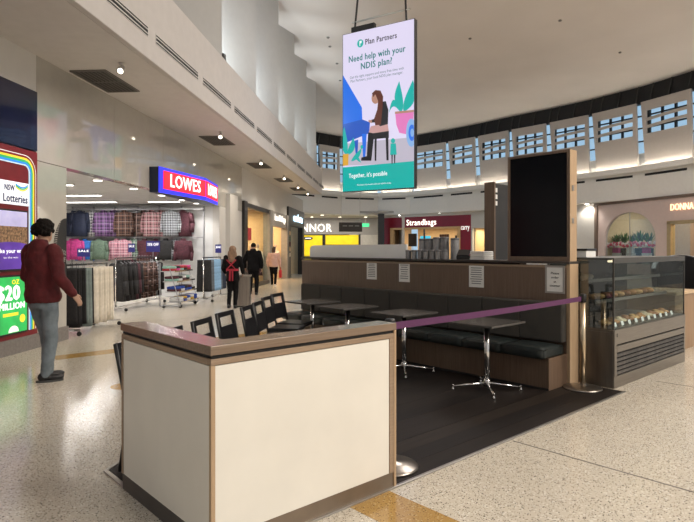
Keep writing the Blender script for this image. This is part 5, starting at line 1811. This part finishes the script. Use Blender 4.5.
adtext('Plan Partners', 0.555, 0.078, 0.16, 0.44, AD_INK)
adtext('Need help with your', 0.49, 0.168, 0.185, 0.80, AD_TXT, 0.012)
adtext('NDIS plan?', 0.49, 0.225, 0.185, 0.44, AD_TXT, 0.012)
adtext('Get the right support and more free time with', 0.49, 0.283, 0.08, 0.76, AD_GREY, 0)
adtext('Plan Partners, your local NDIS plan manager.', 0.49, 0.307, 0.08, 0.74, AD_GREY, 0)
adtext('Together, it\u2019s possible', 0.37, 0.905, 0.13, 0.55, AD_WHITE, 0.01)
adtext('For more information visit our website today', 0.46, 0.965, 0.045, 0.48, AD_WHITE, 0)
# hangers
MB().box(-W / 2 + 0.3, -W / 2 + 1.15, 0.02, 0.18, H + 0.02, H + 0.2).build('control_box', BLACK, t, bevel=0.01)
MB().cyl((-W / 2 + 0.3, 0.1, H + 0.38), (W / 2 - 0.18, 0.1, H + 0.38), 0.03, n=8).build('spreader_bar', STEEL, t)
for x, xt in ((-W / 2 + 0.38, -W / 2 + 0.55), (W / 2 - 0.3, W / 2 - 0.38)):
    MB().cyl((x, 0.1, H + 0.02), (xt, 0.1, 10.1 - HB), 0.034, n=8).build('cable', BLACK, t)

# ================================================================== PEOPLE
def soft(mb, name, m, parent, voxel=0.012, it=6):
    """overlapping tapered volumes fused into one smooth skin"""
    o = mb.build(name, m, parent)
    r = o.modifiers.new('fuse', 'REMESH')
    r.mode = 'VOXEL'
    r.voxel_size = voxel
    r.use_smooth_shade = True
    s = o.modifiers.new('smooth', 'SMOOTH')
    s.factor = 0.5
    s.iterations = it
    return o


CLOTHTEX = bpy.data.textures.new('cloth_folds', 'CLOUDS')
CLOTHTEX.noise_scale = 0.11


def wrinkle(o, strength):
    d = o.modifiers.new('folds', 'DISPLACE')
    d.texture = CLOTHTEX
    d.strength = strength
    d.mid_level = 0.5
    return o


def limb(g, pts, rs, n=12):
    for (a, b, ra, rb) in zip(pts[:-1], pts[1:], rs[:-1], rs[1:]):
        g.cyl(a, b, ra, rb, n)
    for p, r in zip(pts, rs):
        g.ball(p, (r, r, r), n, 8)
    return g


def ringz(z, cx, cy, rx, ry, n=18):
    return [Vector((cx + rx * math.cos(2 * math.pi * i / n), cy + ry * math.sin(2 * math.pi * i / n), z)) for i in range(n)]


def hand(g, wrist, direction, side, curl=0.5):
    """palm with four unequal bent fingers and a thumb off its side"""
    d = Vector(direction).normalized()
    back = Vector((side, 0, 0)) - d * d.dot(Vector((side, 0, 0)))
    back.normalize()                      # back of the hand faces outwards
    fwd = back.cross(d) * side            # across the knuckles, forwards
    w = Vector(wrist)
    rot = Matrix((fwd, back, d)).transposed()
    g.ball(w + d * 0.045, (0.040, 0.016, 0.055), 10, 8, rot)
    for k, (off, ln) in enumerate(((0.028, 0.068), (0.010, 0.078), (-0.009, 0.072), (-0.027, 0.056))):
        a = w + d * 0.085 + fwd * off
        b = a + d * ln * 0.5 - back * 0.010 * curl
        c = b + d * ln * 0.42 - back * 0.034 * curl
        limb(g, [a, b, c], [0.0095, 0.009, 0.0075], 8)
    a = w + d * 0.02 + fwd * 0.03
    b = a + d * 0.035 + fwd * 0.026 - back * 0.012
    c = b + d * 0.032 + fwd * 0.004 - back * 0.012
    limb(g, [a, b, c], [0.013, 0.011, 0.009], 8)


def person(name, label, loc, facing, height, P, voxel=0.014):
    """facing = bearing in degrees; P = pose and wardrobe; figure drawn 1.75 m tall, +Y forward"""
    t = thing(name, label, 'person', loc, rad(facing - 90))
    k = height / 1.75
    V = lambda p: Vector(p) * k
    J = dict(hipR=(0.09, 0, 0.90), hipL=(-0.09, 0, 0.90), shR=(0.185, -0.01, 1.42), shL=(-0.185, -0.01, 1.42))
    J.update(P['joints'])
    J = {a: V(b) for a, b in J.items()}
    slim = P.get('slim', 1.0)
    # body: head, neck, trunk, limbs, hands in one skin
    g = MB()
    hy = P.get('head_yaw', 0)
    hr = Matrix.Rotation(rad(hy), 3, 'Z')
    hc = V((0, 0.02, 1.625))
    g.ball(hc + V((0, -0.005, 0.015)), V((0.076, 0.095, 0.105)), 16, 10, hr)
    g.ball(hc + hr @ V((0, 0.022, -0.05)), V((0.058, 0.07, 0.065)), 14, 8, hr)
    g.cyl(hc + hr @ V((0, 0.085, 0.012)), hc + hr @ V((0, 0.112, -0.022)), 0.010 * k, 0.016 * k, 8)
    for s in (-1, 1):
        g.ball(hc + hr @ V((s * 0.077, -0.005, 0.0)), V((0.012, 0.022, 0.032)), 8, 6, hr)
    limb(g, [V((0, 0.0, 1.56)), V((0, -0.01, 1.44))], [0.055 * k, 0.062 * k])
    g.loft([ringz(z * k, 0, c * k, rx * k * slim, ry * k * slim) for z, c, rx, ry in ((0.84, 0, 0.15, 0.10), (0.95, 0, 0.16, 0.105), (1.08, 0, 0.135, 0.095), (1.25, 0, 0.155, 0.105), (1.38, -0.005, 0.17, 0.10), (1.46, -0.01, 0.10, 0.07))])
    for s in 'RL':
        limb(g, [J['sh' + s], J['elbow' + s], J['hand' + s]], [0.05 * k, 0.04 * k, 0.026 * k])
        limb(g, [J['hip' + s], J['knee' + s], J['ankle' + s]], [0.082 * k, 0.053 * k, 0.038 * k])
        hand(g, J['hand' + s], J['hand' + s] - J['elbow' + s], 1 if s == 'R' else -1, 0.8)
    body = soft(g, 'body', P.get('skin', SKIN), t, voxel * 0.7, 4)
    for s in (-1, 1):
        MB().ball(hc + hr @ V((s * 0.032, 0.090, 0.012)), V((0.011, 0.006, 0.006)), 8, 6).build('eye', mat('eye_dark', (0.02, 0.015, 0.012), 0.3), t, smooth=True)
    MB().ball(hc + hr @ V((0, 0.088, -0.055)), V((0.024, 0.008, 0.006)), 8, 6).build('mouth', mat('lips', (0.35, 0.12, 0.10), 0.5), t, smooth=True)
    # top
    g = MB()
    tw = P.get('top_w', 1.0)
    hem = P.get('hem', 0.80)
    g.loft([ringz(z * k, 0, c * k, rx * k * tw, ry * k * tw) for z, c, rx, ry in ((hem, 0, 0.185, 0.135), (hem + 0.07, 0, 0.20, 0.15), (1.08, -0.005, 0.185, 0.135), (1.27, -0.01, 0.20, 0.14), (1.40, -0.015, 0.19, 0.125), (1.475, -0.01, 0.095, 0.08))])
    for s in 'RL':
        a, b, c = J['sh' + s], J['elbow' + s], J['hand' + s]
        limb(g, [a, b, b.lerp(c, 0.5), c - (c - b).normalized() * 0.015 * k], [0.078 * k * tw, 0.064 * k * tw, 0.057 * k * tw, 0.046 * k * tw])
    if P.get('hood'):
        g.loft([ringz(1.40 * k, 0, -0.06 * k, 0.12 * k, 0.085 * k), ringz(1.46 * k, 0, -0.055 * k, 0.125 * k, 0.095 * k), ringz(1.52 * k, 0, -0.045 * k, 0.10 * k, 0.085 * k), ringz(1.55 * k, 0, -0.03 * k, 0.075 * k, 0.065 * k)])
    top = wrinkle(soft(g, P['top_name'], P['top'], t, voxel, 7), 0.035 * P.get('wrinkle', 1.0))
    # trousers
    g = MB()
    g.loft([ringz(z * k, 0, 0, rx * k * slim, ry * k * slim) for z, rx, ry in ((0.80, 0.155, 0.115), (0.90, 0.172, 0.125), (1.0, 0.16, 0.115))])
    lw = P.get('leg_w', 1.0)
    for s in 'RL':
        limb(g, [J['hip' + s] - V((0, 0, 0.03)), J['knee' + s], J['ankle' + s] + V((0, 0, 0.0))], [0.096 * k, 0.070 * k * lw, 0.055 * k * lw])
    wrinkle(soft(g, 'trousers', P['legs'], t, voxel, 6), 0.022)
    # shoes
    for s in 'RL':
        a = J['ankle' + s]
        fa = rad(P.get('foot' + s, 0))
        f = Vector((math.sin(fa), math.cos(fa), 0))
        lift = a.z - 0.09 * k
        g = MB()
        rot = Matrix((Vector((f.y, -f.x, 0)), f, Vector((0, 0, 1)))).transposed()
        c = Vector((a.x, a.y, lift))
        g.ball(c + Vector((0, 0, 0.055 * k)) - f * 0.02 * k, V((0.045, 0.062, 0.055)), 12, 8, rot)
        g.ball(c + Vector((0, 0, 0.042 * k)) + f * 0.09 * k, V((0.045, 0.095, 0.040)), 12, 8, rot)
        g.cyl(c + Vector((0, 0, 0.04 * k)), a + V((0, 0, 0.03)), 0.046 * k, 0.045 * k, 10)
        sh_ = soft(g, 'shoe', P['shoes'], t, 0.01, 4)
        g = MB()
        n = 16
        g.prism([tuple((c + rot @ V((0.047 * math.cos(2 * math.pi * i / n), 0.04 + 0.135 * math.sin(2 * math.pi * i / n), 0)))[:2]) for i in range(n)], lift + 0.001, lift + 0.022 * k)
        g.build('sole', P.get('sole', P['shoes']), sh_)
    # hair
    g = MB()
    for q, rr in P['hair']:
        g.ball(hc + hr @ V(q), V(rr), 14, 9, hr)
    if P.get('curls'):
        rnd = random.Random(3)
        for _ in range(150):
            q, rr = P['hair'][rnd.randrange(len(P['hair']))]
            n = Vector((rnd.uniform(-1, 1), rnd.uniform(-1, 0.75), rnd.uniform(-0.7, 1))).normalized()
            g.ball(hc + hr @ V((q[0] + n.x * rr[0] * 0.96, q[1] + n.y * rr[1] * 0.96, q[2] + n.z * rr[2] * 0.96)), V((0.017, 0.017, 0.017)), 8, 6)
    soft(g, 'hair', P['hair_m'], t, voxel * (0.5 if P.get('curls') else 0.8), 1 if P.get('curls') else 3)
    return t, k, V


HAIRB = mat('black_hair', (0.008, 0.006, 0.005), 0.85, var=0.5, scale=70, bump=1.0, spec=0.15)
HAIRF = mat('fair_hair', (0.20, 0.12, 0.07), 0.6, var=0.4, scale=50, bump=0.6, stretch=(1, 1, 0.15))
HAIRN = mat('brown_hair', (0.07, 0.035, 0.02), 0.6, var=0.4, scale=50, bump=0.6, stretch=(1, 1, 0.15))
BKCL = mat('black_jersey', (0.006, 0.0055, 0.006), 0.9, var=0.35, scale=12, spec=0.15)

person('person', 'person in a dark red hooded sweater and grey-blue jeans walking past the lottery kiosk', C(-3.46, 6.42), VIEW - 22, 1.82, dict(
    joints=dict(elbowR=(0.31, -0.06, 1.15), handR=(0.385, 0.06, 0.95), elbowL=(-0.275, 0.02, 1.14), handL=(-0.20, 0.24, 1.05),
                kneeR=(0.085, 0.03, 0.49), ankleR=(0.075, -0.03, 0.09), kneeL=(-0.06, 0.10, 0.49), ankleL=(-0.035, 0.09, 0.09)),
    top=mat('maroon_fleece', (0.085, 0.008, 0.010), 0.9, var=0.25, scale=9, bump=0.4), top_name='hooded_sweater', top_w=1.06, hood=True, hem=0.86,
    legs=mat('faded_jeans', (0.15, 0.18, 0.20), 0.9, var=0.25, scale=9, bump=0.3), shoes=mat('black_trainer', (0.012, 0.011, 0.012), 0.5), footR=38, footL=20,
    sole=mat('trainer_sole', (0.05, 0.05, 0.05), 0.6), leg_w=1.05,
    hair=[((0, -0.015, 0.045), (0.098, 0.112, 0.092)), ((0.035, -0.05, 0.025), (0.072, 0.072, 0.075)), ((-0.035, -0.05, 0.025), (0.072, 0.072, 0.075)), ((0.02, -0.02, 0.09), (0.075, 0.09, 0.065)), ((-0.03, 0.02, 0.085), (0.07, 0.08, 0.06))],
    hair_m=HAIRB, head_yaw=14, curls=True), 0.013)

t, k, V = person('person', 'person with long fair hair in black with red apron straps crossed behind', C(-2.90, 14.3), VIEW - 2, 1.58, dict(
    joints=dict(elbowR=(0.27, 0.0, 1.14), handR=(0.25, 0.16, 0.98), elbowL=(-0.26, -0.02, 1.13), handL=(-0.24, 0.14, 0.98),
                kneeR=(0.08, 0.06, 0.49), ankleR=(0.07, 0.0, 0.09), kneeL=(-0.08, 0.0, 0.48), ankleL=(-0.08, -0.12, 0.11)),
    top=BKCL, top_name='black_top', top_w=0.94, hem=0.74, legs=BKCL, shoes=BLACK, leg_w=1.0, slim=0.95,
    hair=[((0, -0.02, 0.03), (0.105, 0.115, 0.105)), ((0.0, -0.07, -0.12), (0.135, 0.075, 0.17)), ((0.0, -0.105, -0.30), (0.13, 0.055, 0.16))], hair_m=HAIRF), 0.016)
STRAP = mat('red_apron', (0.33, 0.012, 0.03), 0.7, var=0.2)
for s in (-1, 1):
    MB().slab([V((s * 0.15, -0.148, 1.36)), V((s * 0.11, -0.148, 1.37)), V((-s * 0.10, -0.160, 1.10)), V((-s * 0.14, -0.158, 1.10))], (0, -1, 0), 0.012).build('apron_strap', STRAP, t)
MB().loft([ringz(1.05 * k, 0, -0.004, 0.185 * k, 0.150 * k), ringz(1.11 * k, 0, -0.004, 0.182 * k, 0.148 * k)]).build('apron_band', STRAP, t)
for s in (-1, 1):
    MB().slab([V((s * 0.01, -0.155, 1.08)), V((s * 0.055, -0.157, 1.07)), V((s * 0.06, -0.175, 0.78)), V((s * 0.02, -0.17, 0.77))], (0, -1, 0), 0.01).build('apron_tie', STRAP, t)

person('person', 'person in a black hooded top and black trousers walking down the mall', C(-3.07, 18.5), VIEW - 4, 1.70, dict(
    joints=dict(elbowR=(0.29, -0.05, 1.15), handR=(0.28, 0.0, 0.90), elbowL=(-0.30, -0.04, 1.16), handL=(-0.30, 0.06, 0.92),
                kneeR=(0.09, 0.10, 0.49), ankleR=(0.085, 0.06, 0.09), kneeL=(-0.09, 0.0, 0.48), ankleL=(-0.085, -0.14, 0.12)),
    top=BKCL, top_name='hooded_top', top_w=1.08, hood=True, hem=0.82, legs=BKCL, shoes=BLACK, leg_w=1.15,
    hair=[((0, -0.015, 0.04), (0.088, 0.104, 0.09))], hair_m=HAIRB), 0.016)

t, k, V = person('person', 'person in a pale pink jumper and black trousers carrying a red bag', C(-2.90, 22.3), VIEW + 4, 1.60, dict(
    joints=dict(elbowR=(0.27, -0.03, 1.14), handR=(0.27, 0.05, 0.88), elbowL=(-0.26, -0.02, 1.13), handL=(-0.25, 0.1, 0.90),
                kneeR=(0.08, 0.0, 0.48), ankleR=(0.07, -0.12, 0.11), kneeL=(-0.08, 0.08, 0.49), ankleL=(-0.07, 0.04, 0.09)),
    top=mat('pink_jumper', (0.62, 0.40, 0.34), 0.9, var=0.12, scale=9), top_name='jumper', top_w=0.98, hem=0.86, legs=BKCL, shoes=mat('white_trainer', (0.6, 0.58, 0.56), 0.5), slim=0.95,
    hair=[((0, -0.015, 0.03), (0.092, 0.106, 0.10)), ((0, -0.06, -0.08), (0.085, 0.05, 0.10))], hair_m=HAIRN), 0.016)
b_ = thing('shopping_bag', 'red shopping bag held by the person in the pale pink jumper', 'bag', t.matrix_basis @ V((0.29, 0.07, 0.40)), rad(VIEW))
MB().slab([(-0.16, -0.05, 0), (0.16, -0.05, 0), (0.15, -0.04, 0.30), (-0.15, -0.04, 0.30)], (0, 1, 0), 0.09).build('bag_body', mat('red_bag', (0.55, 0.02, 0.03), 0.5), b_, bevel=0.01)
MB().tube([(-0.07, 0, 0.30), (-0.05, 0, 0.40), (0.05, 0, 0.40), (0.07, 0, 0.30)], 0.008, 6).build('bag_handle', mat('red_bag', (0.55, 0.02, 0.03)), b_)

# ---- grey timber bin beside the person in the apron
t = thing('litter_bin', 'grey timber-clad litter bin beside the person with red apron straps', 'bin', C(-2.74, 14.75), VR + rad(4))
BINW = wood('bin_slat', (0.16, 0.135, 0.115), (0.25, 0.215, 0.185), axis=2, fine=20)
MB().box(-0.2, 0.2, -0.2, 0.2, 0.03, 0.78).build('body', DARKGAP, t)
for j in range(5):
    MB().box(-0.21 + 0.085 * j, -0.21 + 0.085 * j + 0.08, -0.215, -0.2, 0.03, 0.78).build('slat', BINW, t)
for j in range(5):
    MB().box(-0.215, -0.2, -0.2 + 0.08 * j, -0.2 + 0.08 * j + 0.075, 0.03, 0.78).build('slat', BINW, t)
MB().box(-0.225, 0.225, -0.225, 0.225, 0.78, 0.82).build('lid', STEELDK, t, bevel=0.006)
MB().box(-0.2, 0.2, -0.2, 0.2, 0, 0.03).build('plinth', BLACK, t)
